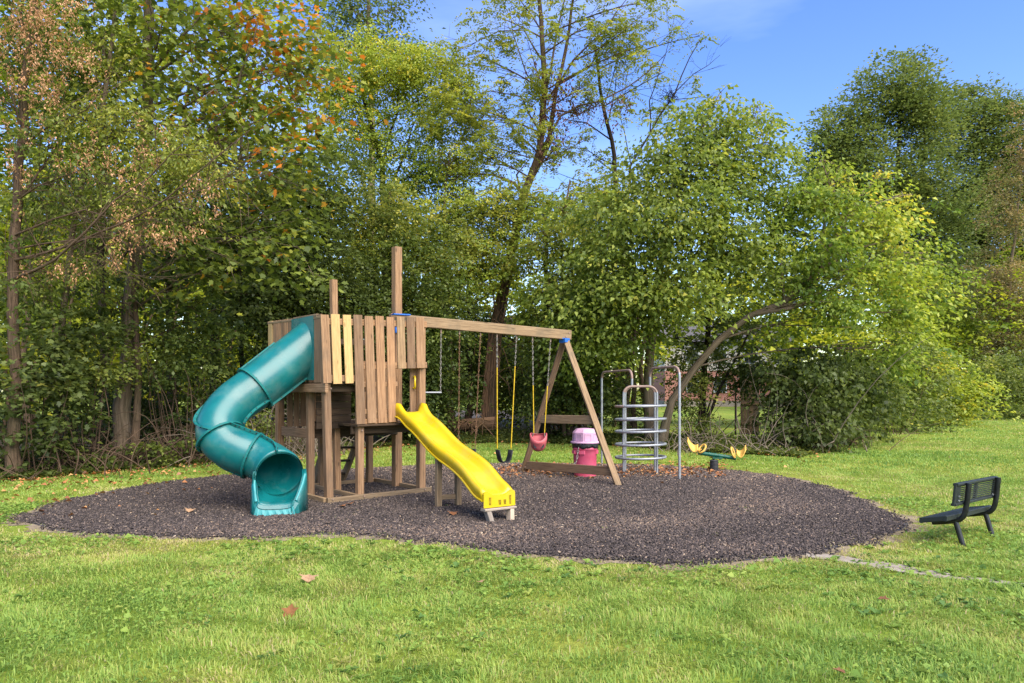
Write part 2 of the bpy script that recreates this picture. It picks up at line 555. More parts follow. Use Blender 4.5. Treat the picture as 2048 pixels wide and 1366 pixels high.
g = MB()
xs = np.concatenate([[-400, -120], np.arange(-40, 41, 4), [120, 400]])
ys = np.concatenate([[-200, -40], np.arange(-8, 60, 4), [90, 160, 300, 700]])
vs = [(x, y, 0.0) for y in ys for x in xs]
nx = len(xs)
fs = [(j * nx + i, j * nx + i + 1, (j + 1) * nx + i + 1, (j + 1) * nx + i) for j in range(len(ys) - 1) for i in range(nx - 1)]
g.add(vs, fs)
props(g.build('lawn', mat_lawn()), kind='structure')

def mat_gravel():
    m, nt, b = newmat('rubber_mulch')
    tc = N(nt, 'ShaderNodeTexCoord').outputs['Object']
    vor = N(nt, 'ShaderNodeTexVoronoi'); vor.inputs['Scale'].default_value = 38
    nt.links.new(tc, vor.inputs['Vector'])
    sep = N(nt, 'ShaderNodeSeparateColor'); nt.links.new(vor.outputs['Color'], sep.inputs[0])
    cr = ramp(nt, [(0.0, (0.012, 0.011, 0.012)), (0.6, (0.04, 0.034, 0.034)), (0.9, (0.085, 0.072, 0.068)), (1.0, (0.16, 0.14, 0.125))])
    nt.links.new(sep.outputs[0], cr.inputs['Fac'])
    pn = noise(nt, tc, 0.9, 5)
    pr = ramp(nt, [(0.55, (0, 0, 0)), (0.8, (0.6,) * 3)])
    nt.links.new(pn.outputs['Fac'], pr.inputs['Fac'])
    c = mixc(nt, pr.outputs[0], cr.outputs[0], (0.10, 0.075, 0.055))
    nt.links.new(c, b.inputs['Base Color'])
    b.inputs['Roughness'].default_value = 0.9
    bump(nt, b, vor.outputs['Distance'], 0.9, 0.02)
    return m
g = MB()
ctr = GPS.mean(axis=0)
g.add([(p[0], p[1], 0.006) for p in GPS], [tuple(range(len(GPS)))])
props(g.build('gravel', mat_gravel()), kind='structure')

def soil_rim():
    m, nt, b = newmat('bare_soil')
    tc = N(nt, 'ShaderNodeTexCoord').outputs['Object']
    a = noise(nt, tc, 5, 8, .7)
    cr = ramp(nt, [(.3, (.10, .075, .045)), (.5, (.19, .145, .085)), (.7, (.30, .24, .15))])
    nt.links.new(a.outputs['Fac'], cr.inputs['Fac']); nt.links.new(cr.outputs[0], b.inputs['Base Color'])
    b.inputs['Roughness'].default_value = 1
    bump(nt, b, noise(nt, tc, 60, 4).outputs['Fac'], .6, .01)
    r = np.random.default_rng(8)
    n = len(GPS); out = []
    for i in range(n):
        t = unit(np.append(GPS[(i + 1) % n] - GPS[i - 1], 0))
        nr = np.array([t[1], -t[0]])
        if np.dot(nr, GPS[i] - GPS.mean(axis=0)) < 0: nr = -nr
        out.append(GPS[i] + nr * (.10 + .07 * math.sin(i * .9) + .05 * math.sin(i * 2.3) + r.uniform(0, .07)))
    mb = MB()
    mb.loft([[(p[0], p[1], 0.0045) for p in GPS], [(p[0], p[1], 0.003) for p in out]], closed=True, smooth=False)
    props(mb.build('soil', m), kind='structure')
soil_rim()

# loose chips of the mulch bed
def chips():
    n = 400000
    x0, y0 = GPS.min(axis=0) - 0.2; x1, y1 = GPS.max(axis=0) + 0.2
    p = np.stack([rng.uniform(x0, x1, n), rng.uniform(y0, y1, n)], 1)
    p = p[rng.uniform(0, 1, n) < np.clip((9.5 / p[:, 1]) ** 1.5, 0, 1)]
    pj = p + np.stack([wnoise(p, 5, 51), wnoise(p, 5, 52)], 1) * 0.07
    ins = inside(pj, GPS)
    ed = edge_dist(pj, GPS)
    keep = (ins & (rng.uniform(0, 1, len(p)) < np.clip(0.55 + ed * 1.5, 0, 1))) | (~ins & (ed < 0.14) & (rng.uniform(0, 1, len(p)) < 0.25 * (1 - ed / 0.14)))
    p = p[keep]; n = len(p)
    s = rng.uniform(0.007, 0.018, n) * np.clip(p[:, 1] / 9, 0.9, 1.35)
    base = np.array([(-1, -.6, -.5), (1, -.5, -.5), (.8, .6, -.5), (-.9, .6, -.4), (-.8, -.5, .5), (.9, -.5, .45), (1, .5, .5), (-.7, .6, .5)])
    q = base[None] * rng.uniform(0.6, 1.3, (n, 8, 3)) * np.array([1.25, 0.75, 0.55]) * s[:, None, None]
    a = rng.uniform(0, 2 * math.pi, n); t = rng.normal(0, 0.45, n)
    ct, st = np.cos(t)[:, None], np.sin(t)[:, None]
    y_, z_ = q[:, :, 1] * ct - q[:, :, 2] * st, q[:, :, 1] * st + q[:, :, 2] * ct
    x_ = q[:, :, 0]
    # second tilt
    t2 = rng.normal(0, 0.4, n); c2, s2 = np.cos(t2)[:, None], np.sin(t2)[:, None]
    x_, z_ = x_ * c2 - z_ * s2, x_ * s2 + z_ * c2
    ca, sa = np.cos(a)[:, None], np.sin(a)[:, None]
    co = np.stack([x_ * ca - y_ * sa + p[:, 0:1], x_ * sa + y_ * ca + p[:, 1:2], z_ + (0.012 + s[:, None] * 0.35)], 2).reshape(-1, 3)
    cube = np.array([(0, 3, 2, 1), (4, 5, 6, 7), (0, 1, 5, 4), (1, 2, 6, 5), (2, 3, 7, 6), (3, 0, 4, 7)])
    loops = (cube.ravel()[None] + (np.arange(n) * 8)[:, None]).ravel().astype(np.int32)
    starts = np.arange(0, n * 24, 4, dtype=np.int32)
    # pale and brown chips come in drifts
    drift = wnoise(p, 1.1, 5)
    back = np.clip((p[:, 1] - 11.0) / 2.0, 0, 1)
    r = rng.uniform(0, 1, n) ** 1.5 * 0.62 + np.clip(drift - 0.35, 0, 1) * rng.uniform(0, 0.3, n) + back * rng.uniform(0, 0.45, n)
    for wx, wy, wr in ((1000, 1060, .5), (570, 1045, .5), (1008, 955, .5), (1078, 948, .5), (948, 960, .4), (1240, 1050, .5), (1320, 1044, .45), (1480, 1098, .5), (400, 1062, .5), (570, 1068, .4), (760, 1062, .5), (900, 1080, .6)):
        c = gnd(wx, wy)[:2]
        r += 0.22 * np.exp(-(((p - c) / np.array([wr * 1.5, wr * .7])) ** 2).sum(axis=1)) * rng.uniform(0, 1, n)
    r = np.where(rng.uniform(0, 1, n) < 0.02, rng.uniform(0.7, 0.95, n), r)
    m = mat_leaf('mulch_chip', [(0.0, (0.018, 0.014, 0.014)), (0.35, (0.050, 0.038, 0.037)), (0.6, (0.105, 0.080, 0.074)), (0.78, (0.18, 0.12, 0.09)), (1.0, (0.36, 0.29, 0.23))], trans=0.0, gain=1.3, rough=0.75, blue=0.86, warm=1.0)
    o = big_mesh('mulch_chips', co, 4, m, None, np.repeat(np.clip(r, 0, 1), 6), sizes=(loops, starts))
    props(o, kind='stuff')
chips()

# concrete edging strip sunk in the lawn, and the worn step beside it
def mat_concrete():
    m, nt, b = newmat('old_concrete')
    tc = N(nt, 'ShaderNodeTexCoord').outputs['Object']
    a = noise(nt, tc, 9, 7, 0.7); s = noise(nt, tc, 90, 3)
    cr = ramp(nt, [(0.3, (0.17, 0.135, 0.095)), (0.55, (0.28, 0.235, 0.18)), (0.8, (0.36, 0.32, 0.265))])
    nt.links.new(a.outputs['Fac'], cr.inputs['Fac'])
    nt.links.new(cr.outputs[0], b.inputs['Base Color'])
    b.inputs['Roughness'].default_value = 0.95
    bump(nt, b, s.outputs['Fac'], 0.5, 0.006)
    return m
STRIP = [(1612, 1112, 8), (1640, 1114, 13), (1672, 1118, 11), (1700, 1124, 14), (1735, 1130, 13), (1770, 1134, 16), (1805, 1140, 14), (1840, 1146, 15), (1880, 1152, 13), (1912, 1156, 9), (1950, 1161, 7), (1990, 1166, 8), (2060, 1175, 6), (2160, 1187, 6)]
g = MB()
L_, R_ = [], []
for i, (x, y, w) in enumerate(STRIP):
    L_.append(tuple(gnd(x, y - w * .5 + random.uniform(-1.2, 1.2))[:2]) + (0.012,))
    R_.append(tuple(gnd(x, y + w * .5 + random.uniform(-1.2, 1.2))[:2]) + (0.014,))
g.loft([L_, R_], smooth=False)
props(g.build('path', mat_concrete()), kind='structure')
STRIP_XY = np.array([gnd(x, y)[:2] for x, y, w in STRIP])

# ------------------------------------------------------------------ grass
def mat_grass():
    m, nt, b = newmat('grass_blade')
    at_ = N(nt, 'ShaderNodeAttribute', attribute_name="rnd")
    cr = ramp(nt, [(0.0, (0.115, 0.22, 0.055)), (0.25, (0.20, 0.33, 0.058)), (0.5, (0.30, 0.42, 0.075)), (0.72, (0.41, 0.44, 0.10)), (0.88, (0.46, 0.39, 0.14)), (1.0, (0.52, 0.43, 0.23))])
    nt.links.new(at_.outputs['Fac'], cr.inputs['Fac'])
    nt.links.new(cr.outputs[0], b.inputs['Base Color'])
    b.inputs['Roughness'].default_value = 0.5
    b.inputs['Specular IOR Level'].default_value = 0.3
    tl = N(nt, 'ShaderNodeBsdfTranslucent')
    nt.links.new(cr.outputs[0], tl.inputs['Color'])
    mx = N(nt, 'ShaderNodeMixShader'); mx.inputs[0].default_value = 0.45
    out = nt.nodes['Material Output']
    nt.links.new(b.outputs[0], mx.inputs[1]); nt.links.new(tl.outputs[0], mx.inputs[2])
    nt.links.new(mx.outputs[0], out.inputs['Surface'])
    return m
M['grass'] = mat_grass()

def lawn_tint(p):
    """0 lush green .. 1 straw: patches that belong to the lawn"""
    t = 0.51 + 0.11 * wnoise(p, 0.9, 21) + 0.09 * wnoise(p, 2.6, 22) + 0.09 * wnoise(p, 7.0, 23)
    ed = np.minimum(edge_dist(p, GPS), 3)
    t += 0.30 * np.exp(-ed / 0.35)
    t += 0.22 * np.exp(-((p[:, 0] - 5.2) ** 2 + (p[:, 1] - 8.2) ** 2) / 5.5)
    t += 0.14 * np.exp(-((p[:, 0] + 5.2) ** 2 / 6 + (p[:, 1] - 6.6) ** 2 / 0.7))
    t -= 0.10 * np.exp(-((p[:, 1] - 14.5) ** 2) / 3)
    t += 0.09 * np.sin(p[:, 0] * 0.9 + p[:, 1] * 2.1) * np.clip((p[:, 1] - 12) / 4, 0, 1)
    return np.maximum(t, 0.24 + 0.1 * t)

WOOD_EDGE_PX = [(-500, 1010), (0, 958), (200, 943), (400, 926), (600, 906), (800, 890), (1000, 884), (1200, 888), (1400, 902), (1600, 912), (1660, 902), (1720, 877), (1800, 858), (1940, 840), (2060, 838), (2400, 836)]
WE = np.array([gnd(x, y)[:2] for x, y in WOOD_EDGE_PX])
def beyond_edge(p):
    """distance past the edge of the woods along the sight line (negative = lawn side)"""
    ang = p[:, 0] / p[:, 1]
    ae = WE[:, 0] / WE[:, 1]
    return p[:, 1] - np.interp(ang, ae, WE[:, 1])

def grass():
    P, H, W = [], [], []
    for (y0, y1, n, h, w) in ((3.0, 4.6, 75000, 0.050, 0.0052), (4.6, 6.2, 115000, 0.048, 0.0060), (6.2, 8.6, 160000, 0.044, 0.0075), (8.6, 13, 140000, 0.042, 0.010),
                              (13, 20, 110000, 0.05, 0.016), (20, 38, 110000, 0.055, 0.03)):
        y = np.sqrt(rng.uniform(y0 ** 2, y1 ** 2, n))
        n2 = int(n * 1.28)
        y = np.sqrt(rng.uniform(y0 ** 2, y1 ** 2, n2)); n = n2
        x = rng.uniform(-1.02, 1.18, n) * y
        P.append(np.stack([x, y], 1)); H.append(np.full(n, h)); W.append(np.full(n, w))
    # grass tufts growing through the mulch
    for px, py, r, n in ((1435, 1067, 0.13, 900), (1515, 1021, 0.14, 700), (1688, 1073, 0.16, 500), (1395, 1066, .08, 160), (1320, 1044, 0.25, 90), (1240, 1050, 0.3, 60), (700, 1040, 0.4, 60), (1180, 1015, 0.4, 60), (870, 1015, .3, 80)):
        c = gnd(px, py)[:2]
        P.append(c + rng.normal(0, r, (n, 2)) * (1.0, .7)); H.append(np.full(n, 0.035)); W.append(np.full(n, 0.006))
    tuft_n = sum(len(a) for a in P[6:])
    p = np.concatenate(P); h = np.concatenate(H); w = np.concatenate(W)
    tuft = np.zeros(len(p), bool); tuft[-tuft_n:] = True
    ins = inside(p, GPS); ed = edge_dist(p, GPS)
    pr = np.where(ins, np.where(ed < 0.14, 0.20 * (1 - ed / 0.14), 0.0), np.clip(0.10 + (ed + 0.16 * wnoise(p, 3.0, 35)) * 1.9, 0.04, 1))
    pr *= np.where(tuft, 1, np.clip(0.85 + 0.45 * wnoise(p, 8.0, 36), 0.25, 1))
    pr = np.where(tuft, 1, pr)
    be = beyond_edge(p)
    pr *= np.clip(1.2 - be / 1.5, 0, 1)
    sd = np.full(len(p), 9.0)
    for i in range(len(STRIP_XY) - 1):
        a, b = STRIP_XY[i], STRIP_XY[i + 1]
        t = np.clip(((p - a) @ (b - a)) / ((b - a) @ (b - a)), 0, 1)
        sd = np.minimum(sd, np.hypot(*(p - a - t[:, None] * (b - a)).T))
    pr *= np.clip((sd - 0.085 - 0.03 * wnoise(p, 6, 38)) / 0.06, 0.03, 1)
    keep = rng.uniform(0, 1, len(p)) < pr
    p, h, w, tuft = p[keep], h[keep], w[keep], tuft[keep]
    n = len(p)
    tint = lawn_tint(p)
    lush = np.clip(1.25 - tint * 0.75, 0.5, 1.25)
    h = h * rng.uniform(0.45, 1.25, n) * lush * np.clip(1 + 0.24 * wnoise(p, 3.5, 31) + 0.24 * wnoise(p, 11.0, 37), 0.5, 1.7)
    w = w * rng.uniform(0.7, 1.3, n)
    az = rng.uniform(0, 2 * math.pi, n) + 0.0
    az = np.where(rng.uniform(0, 1, n) < 0.5, az, wnoise(p, 3.5, 33) * 4 + rng.normal(0, 0.5, n))
    lean = np.abs(rng.normal(0.75, 0.45, n))
    d = np.stack([np.cos(az), np.sin(az), np.zeros(n)], 1)
    s = np.stack([-np.sin(az + rng.normal(0, .6, n)), np.cos(az), np.zeros(n)], 1)
    up = np.array([0, 0, 1.0])
    b0 = np.concatenate([p, np.zeros((n, 1))], 1)
    mid = b0 + up * (h * 0.6)[:, None] + d * (h * lean * 0.35)[:, None]
    tip = b0 + up * (h * np.clip(1.0 - 0.35 * lean, 0.25, 1))[:, None] + d * (h * lean * 1.0)[:, None]
    co = np.stack([b0 - s * w[:, None] / 2, b0 + s * w[:, None] / 2, mid + s * w[:, None] * .42, mid - s * w[:, None] * .42, tip], 1).reshape(-1, 3)
    i0 = (np.arange(n) * 5)[:, None]
    loops = (i0 + np.array([0, 1, 2, 3, 3, 2, 4])[None]).ravel().astype(np.int32)
    starts = (np.arange(n) * 7)[:, None] + np.array([0, 4])[None]
    tn = np.clip(tint + rng.normal(0, 0.13, n) + (rng.uniform(0, 1, n) < 0.06) * 0.35, 0, 1)
    o = big_mesh('grass', co, 5, M['grass'], None, np.repeat(tn, 2), sizes=(loops, starts.ravel().astype(np.int32)))
    props(o, kind='stuff')
grass()

def weeds():
    """clover and broad-leaved weeds in drifts among the grass"""
    n = 70000
    y = np.sqrt(rng.uniform(3.1 ** 2, 9.5 ** 2, n)); x = rng.uniform(-0.84, 0.84, n) * y
    p = np.stack([x, y], 1)
    dr = wnoise(p, 1.7, 41) + 0.5 * wnoise(p, 4.5, 42)
    keep = (rng.uniform(0, 1, n) < np.clip(dr * 0.8 + 0.15, 0, 1)) & ~inside(p, GPS) & (edge_dist(p, GPS) > 0.12)
    p = p[keep]; n = len(p)
    sz = rng.uniform(0.012, 0.028, n) * np.clip(p[:, 1] / 6, 0.8, 1.3)
    sz = np.where(rng.uniform(0, 1, n) < 0.06, sz * 2.2, sz)
    pos = np.concatenate([p, (rng.uniform(0.015, 0.05, n))[:, None]], 1)
    co = leaf_quads(pos, sz * 1.25, sz, rng, tilt=0.5, droop=0.1)
    tn = np.clip(0.34 + 0.10 * wnoise(p, 3, 44) + rng.normal(0, 0.12, n), 0, 0.75)
    m = 2800
    y = np.sqrt(rng.uniform(3.1 ** 2, 9.0 ** 2, m)); x = rng.uniform(-0.84, 0.84, m) * y
    c = np.stack([x, y], 1)
    c = c[(wnoise(c, 1.2, 45) + rng.normal(0, .35, m) > 0.2) & ~inside(c, GPS) & (edge_dist(c, GPS) > 0.2)]
    m = len(c); k = 9
    az = rng.uniform(0, 6.28, (m, k)); ln = rng.uniform(.03, .075, (m, k)); el = rng.uniform(.15, .8, (m, k))
    d = np.stack([np.cos(az) * np.cos(el), np.sin(az) * np.cos(el), np.sin(el)], 2)
    sdv = np.stack([-np.sin(az), np.cos(az), np.zeros((m, k))], 2)
    b = np.concatenate([c, np.full((m, 1), .012)], 1)[:, None]
    wd = (ln * rng.uniform(.16, .30, (m, k)))[:, :, None]
    mid = b + d * (ln * .6)[:, :, None]
    tip = b + d * ln[:, :, None] - np.array([0, 0, 1.0]) * (ln * .25)[:, :, None]
    q = np.stack([b + sdv * wd * .15, mid + sdv * wd, tip, mid - sdv * wd], 2).reshape(-1, 3)
    tq = np.repeat(np.clip(rng.normal(.30, .16, m), 0, .8), k)
    co = np.concatenate([co, q]); tn = np.concatenate([tn, tq])
    o = big_mesh('clover', co, 4, M['grass'], None, tn)
    props(o, kind='stuff')

# ------------------------------------------------------------------ foliage
def leaf_quads(pos, L, W, r, tilt=0.6, droop=0.35, out=None):
    """one rhombic, gently folded leaf per point"""
    n = len(pos)
    az = r.uniform(0, 2 * math.pi, n)
    a = np.stack([np.cos(az), np.sin(az), np.zeros(n)], 1)
    if out is not None:
        a = a * 0.75 + out
    a[:, 2] = a[:, 2] * 0.3 - droop + r.normal(0, 0.25, n)
    a /= np.linalg.norm(a, axis=1)[:, None] + 1e-9
    nr = np.stack([r.normal(0, tilt, n), r.normal(0, tilt, n) , np.ones(n)], 1)
    b = np.cross(nr, a)
    b /= np.linalg.norm(b, axis=1)[:, None] + 1e-9
    nn = np.cross(a, b)
    L = np.broadcast_to(L, (n,)); W = np.broadcast_to(W, (n,))
    c = pos + a * (L * 0.42)[:, None]
    k = (W * 0.18)[:, None]
    co = np.stack([pos - nn * k, c + b * (W * .5)[:, None] + nn * k, pos + a * L[:, None] - nn * k, c - b * (W * .5)[:, None] + nn * k], 1)
    return co.reshape(-1, 3)

def leaf_lobed(pos, L, W, r, tilt=0.6, droop=0.35, out=None):
    """maple-like leaf: nine-cornered lobed outline"""
    n = len(pos)
    az = r.uniform(0, 2 * math.pi, n)
    a = np.stack([np.cos(az), np.sin(az), np.zeros(n)], 1)
    if out is not None:
        a = a * 0.75 + out
    a[:, 2] = a[:, 2] * 0.3 - droop + r.normal(0, 0.25, n)
    a /= np.linalg.norm(a, axis=1)[:, None] + 1e-9
    nr = np.stack([r.normal(0, tilt, n), r.normal(0, tilt, n), np.ones(n)], 1)
    b = np.cross(nr, a); b /= np.linalg.norm(b, axis=1)[:, None] + 1e-9
    nn = np.cross(a, b)
    L = np.broadcast_to(L, (n,)); W = np.broadcast_to(W, (n,))
    sh = [(0, 0), (.18, .38), (.42, .30), (.55, .55), (.66, .22), (1, 0), (.66, -.22), (.55, -.55), (.42, -.30), (.18, -.38)]
    co = np.stack([pos + a * (L * u)[:, None] + b * (W * v)[:, None] + nn * (W * 0.25 * abs(v))[:, None] for u, v in sh], 1)
    return co.reshape(-1, 3)

weeds()

def blob(px, py, d, rx, ry, rd=None, dens=3.0, tint=0.45, spread=0.16):
    """an ellipsoid of foliage: centre and half sizes read off the photograph, rd its half depth in metres"""
    c = at(px, py, d)
    k = d / F
    if rd is None: rd = 0.8 * (rx + ry) * 0.5 * k
    return dict(c=c, r=np.array((rx * k, rd, ry * k)), dens=dens, tint=tint, spread=spread)

def cluster_points(bl, leaf_area, r, per=22, cl=None, shell=0.72):
    """leaf positions, tints and outward directions for one ellipsoid of foliage, in flat sprays with gaps between"""
    R = bl['r']
    area = math.pi * R[0] * R[2]
    n = int(1.22 * bl['dens'] * area / leaf_area)
    nc = max(4, n // per)
    u = r.normal(0, 1, (nc, 3)); u /= np.linalg.norm(u, axis=1)[:, None]
    ph = r.uniform(0, 6.28, (5, 4))
    lump = np.zeros(nc)
    for k in range(5):
        lump += np.sin(u @ (np.array([math.cos(ph[k, 0]), math.sin(ph[k, 0]), math.cos(ph[k, 1])]) * (3 + 1.5 * k)) + ph[k, 2]) / (1 + 0.4 * k)
    rad = np.where(r.uniform(0, 1, nc) < shell, r.uniform(0.68, 1.06, nc), r.uniform(0.1, 0.75, nc)) * (1 + 0.19 * lump)
    c = bl['c'] + u * rad[:, None] * R
    if cl is None: cl = np.clip(0.22 * R.min(), 0.16, 0.45)
    cs = cl * r.uniform(0.6, 1.5, nc)
    idx = np.repeat(np.arange(nc), per)
    m = len(idx)
    off = r.normal(0, 1, (m, 3)) * np.array([0.62, 0.62, 0.22]) * cs[idx][:, None]
    hh = np.hypot(off[:, 0], off[:, 1])
    off[:, 2] -= 0.35 * hh ** 2 / (cs[idx] + 1e-6)
    # sprays slope outwards
    uo = u[idx]
    off[:, 2] -= (off[:, 0] * uo[:, 0] + off[:, 1] * uo[:, 1]) * 0.35
    out = np.stack([off[:, 0], off[:, 1], np.zeros(m)], 1) / (hh[:, None] + 1e-6) * 0.6 + uo * 0.5
    ct = bl['tint'] + r.normal(0, bl['spread'], nc)
    tint = ct[idx] + r.normal(0, 0.10, m)
    pos = c[idx] + off
    pos[:, 2] = np.maximum(pos[:, 2], 0.03)
    return pos, np.clip(tint, 0, 1), out, c

def frond_points(bl, r, dens_area=0.05, nleaf=14, length=0.42):
    """drooping compound leaves: leaflets in pairs along an arc"""
    R = bl['r']
    n = int(2.3 * bl['dens'] * math.pi * R[0] * R[2] / dens_area)
    u = r.normal(0, 1, (n, 3)); u /= np.linalg.norm(u, axis=1)[:, None]
    ncl = max(3, n // 9)
    uc = r.normal(0, 1, (ncl, 3)); uc /= np.linalg.norm(uc, axis=1)[:, None]
    cc = bl['c'] + uc * r.uniform(0.25, 1.05, (ncl, 1)) * R
    k = r.integers(0, ncl, n)
    base = cc[k] + r.normal(0, 0.16, (n, 3))
    az = r.uniform(0, 2 * math.pi, n)
    d = np.stack([np.cos(az), np.sin(az), r.normal(0.05, 0.3, n)], 1)
    ln = length * r.uniform(0.6, 1.3, n)
    t = (np.arange(nleaf) + 1.0) / nleaf
    p = base[:, None] + d[:, None] * (t[None, :, None] * ln[:, None, None])
    p[:, :, 2] -= (t ** 2)[None] * (ln * 0.55)[:, None]
    side = np.stack([-np.sin(az), np.cos(az), np.full(n, -0.25)], 1)
    sg = np.where(np.arange(nleaf) % 2 == 0, 1.0, -1.0)
    out = side[:, None] * sg[None, :, None] * 1.4 + np.zeros_like(p)
    tint = (bl['tint'] + r.normal(0, bl['spread'], n))[:, None] + r.normal(0, 0.08, (n, nleaf))
    return p.reshape(-1, 3), np.clip(tint, 0, 1).ravel(), out.reshape(-1, 3), cc

def bez(a, b, c, n=7):
    t = np.linspace(0, 1, n)[:, None]
    return (1 - t) ** 2 * a + 2 * (1 - t) * t * b + t ** 2 * c

def wiggle(pts, amp, r):
    pts = [V(p) for p in pts]
    out = [pts[0]]
    for i in range(1, len(pts)):
        a, b = pts[i - 1], pts[i]
        L = np.linalg.norm(b - a)
        k = max(1, int(L / 0.5))
        for j in range(1, k + 1):
            q = a + (b - a) * j / k
            if not (i == len(pts) - 1 and j == k):
                q = q + r.normal(0, amp, 3)
            out.append(q)
    return out

TREE_N = [0]
def tree(name, label, base, trunk, blobs, leaf, bark, L=0.11, W=0.085, limbs=(), r0=0.15, r1=0.04, per=22, cat='tree', group=None, style='quad', cl=None,
         twigs=3, tilt=0.6, droop=0.35, twig_r=0.012, extra=None, auto_limbs=True, sub=0, shell=0.72, leaf_name='crown'):
    """trunk: points from the ground up; blobs: ellipsoids of foliage; limbs: extra (points, r0, r1)"""
    TREE_N[0] += 1
    r = np.random.default_rng(100 + TREE_N[0])
    root = thing(name, base, label, cat, group)
    mb = MB()
    tp = wiggle(trunk, 0.02, r)
    k = len(tp)
    rad = [r0 + (r1 - r0) * (i / (k - 1)) ** 0.9 for i in range(k)]
    rad[0] *= 1.35
    if k > 2: rad[1] *= 1.1
    mb.tube(tp, rad, 9, wob=0.05)
    for pts, a, b in limbs:
        lp = wiggle(pts, 0.03, r)
        mb.tube(lp, [a + (b - a) * i / (len(lp) - 1) for i in range(len(lp))], 6, wob=0.05)
        for _ in range(sub):
            i = int(r.integers(1, len(lp)))
            q = lp[i - 1] + (lp[i] - lp[i - 1]) * r.uniform(0, 1)
            along = unit(lp[-1] - lp[0])
            dv = unit(along * r.uniform(.2, 1.0) + r.normal(0, .6, 3) * np.array([1, 1, .9]))
            ln = r.uniform(.35, 1.1)
            e = q + dv * ln
            mb.tube(bez(q, q + dv * ln * .5 + r.normal(0, .06, 3), e, 5), list(np.linspace(min(.008, b * 1.1), .0025, 5)), 4, cap=False)
            for _k in range(2):
                f = q + dv * ln * r.uniform(.3, .8)
                e2 = f + unit(dv + r.normal(0, .6, 3)) * ln * .45
                mb.tube([f, (f + e2) / 2 + r.normal(0, .02, 3), e2], [.0045, .0035, .002], 4, cap=False)
    P, T, O = [], [], []
    tparr = np.array(tp)
    for bl in blobs:
        if style == 'frond':
            p, t, o, cc = frond_points(bl, r)
        else:
            p, t, o, cc = cluster_points(bl, L * W * 0.5, r, per, cl, shell)
        P.append(p); T.append(t); O.append(o)
        if auto_limbs:
            # a limb from the trunk towards the blob, then twigs to its sprays
            low = tparr[tparr[:, 2] < bl['c'][2] - 0.15 * bl['r'][2]]
            s = low[np.argmin(np.linalg.norm(low - bl['c'], axis=1))] if len(low) else tparr[0]
            mid = (s + bl['c']) / 2 + np.array([0, 0, 0.12 * np.linalg.norm(bl['c'] - s)])
            lp = bez(s, mid, bl['c'] + np.array([0, 0, 0.3 * bl['r'][2]]), 8)
            lr = max(0.014, min(0.028, r1 * 0.6))
            mb.tube(lp, list(np.linspace(lr, 0.010, 8)), 6)
            for q in cc[r.permutation(len(cc))[:twigs * 4]]:
                a = lp[r.integers(2, 8)]
                m_ = (a + q) / 2 + r.normal(0, 0.1, 3) + np.array([0, 0, 0.1])
                mb.tube(bez(a, m_, q, 5), list(np.linspace(twig_r, 0.004, 5)), 4, cap=False)
    mb.build('trunk', bark, root)
    P = np.concatenate(P); T = np.concatenate(T); O = np.concatenate(O)
    if style == 'lobed':
        co = leaf_lobed(P, L * r.uniform(0.6, 1.3, len(P)), W * r.uniform(0.6, 1.3, len(P)), r, tilt, droop, O)
        big_mesh(leaf_name, co, 10, leaf, root, T)
    else:
        co = leaf_quads(P, L * r.uniform(0.65, 1.3, len(P)), W * r.uniform(0.65, 1.3, len(P)), r, tilt, droop, O)
        big_mesh(leaf_name, co, 4, leaf, root, T)
    return root, r

def path_px(pts):
    return [at(*p) for p in pts]

def tangle(mb, c, spread, n, L, r, rad=0.007, up=0.6):
    for _ in range(n):
        a = V(c) + r.normal(0, 1, 3) * np.array([spread[0], spread[1], 0]); a[2] = 0.0 + abs(r.normal(0, 0.05))
        dirn = unit((r.normal(0, 0.8), r.normal(0, 0.8), abs(r.normal(up, 0.4))))
        ln = L * r.uniform(0.4, 1.2)
        b = a + dirn * ln * 0.6 + np.array([0, 0, 0.25 * ln])
        e = b + unit((r.normal(0, 1), r.normal(0, 1), r.normal(-0.1, 0.6))) * ln * 0.6
        e[2] = max(e[2], 0.05)
        mb.tube(bez(a, b, e, 7), list(np.linspace(rad * r.uniform(0.7, 1.6), 0.003, 7)), 5, cap=False)

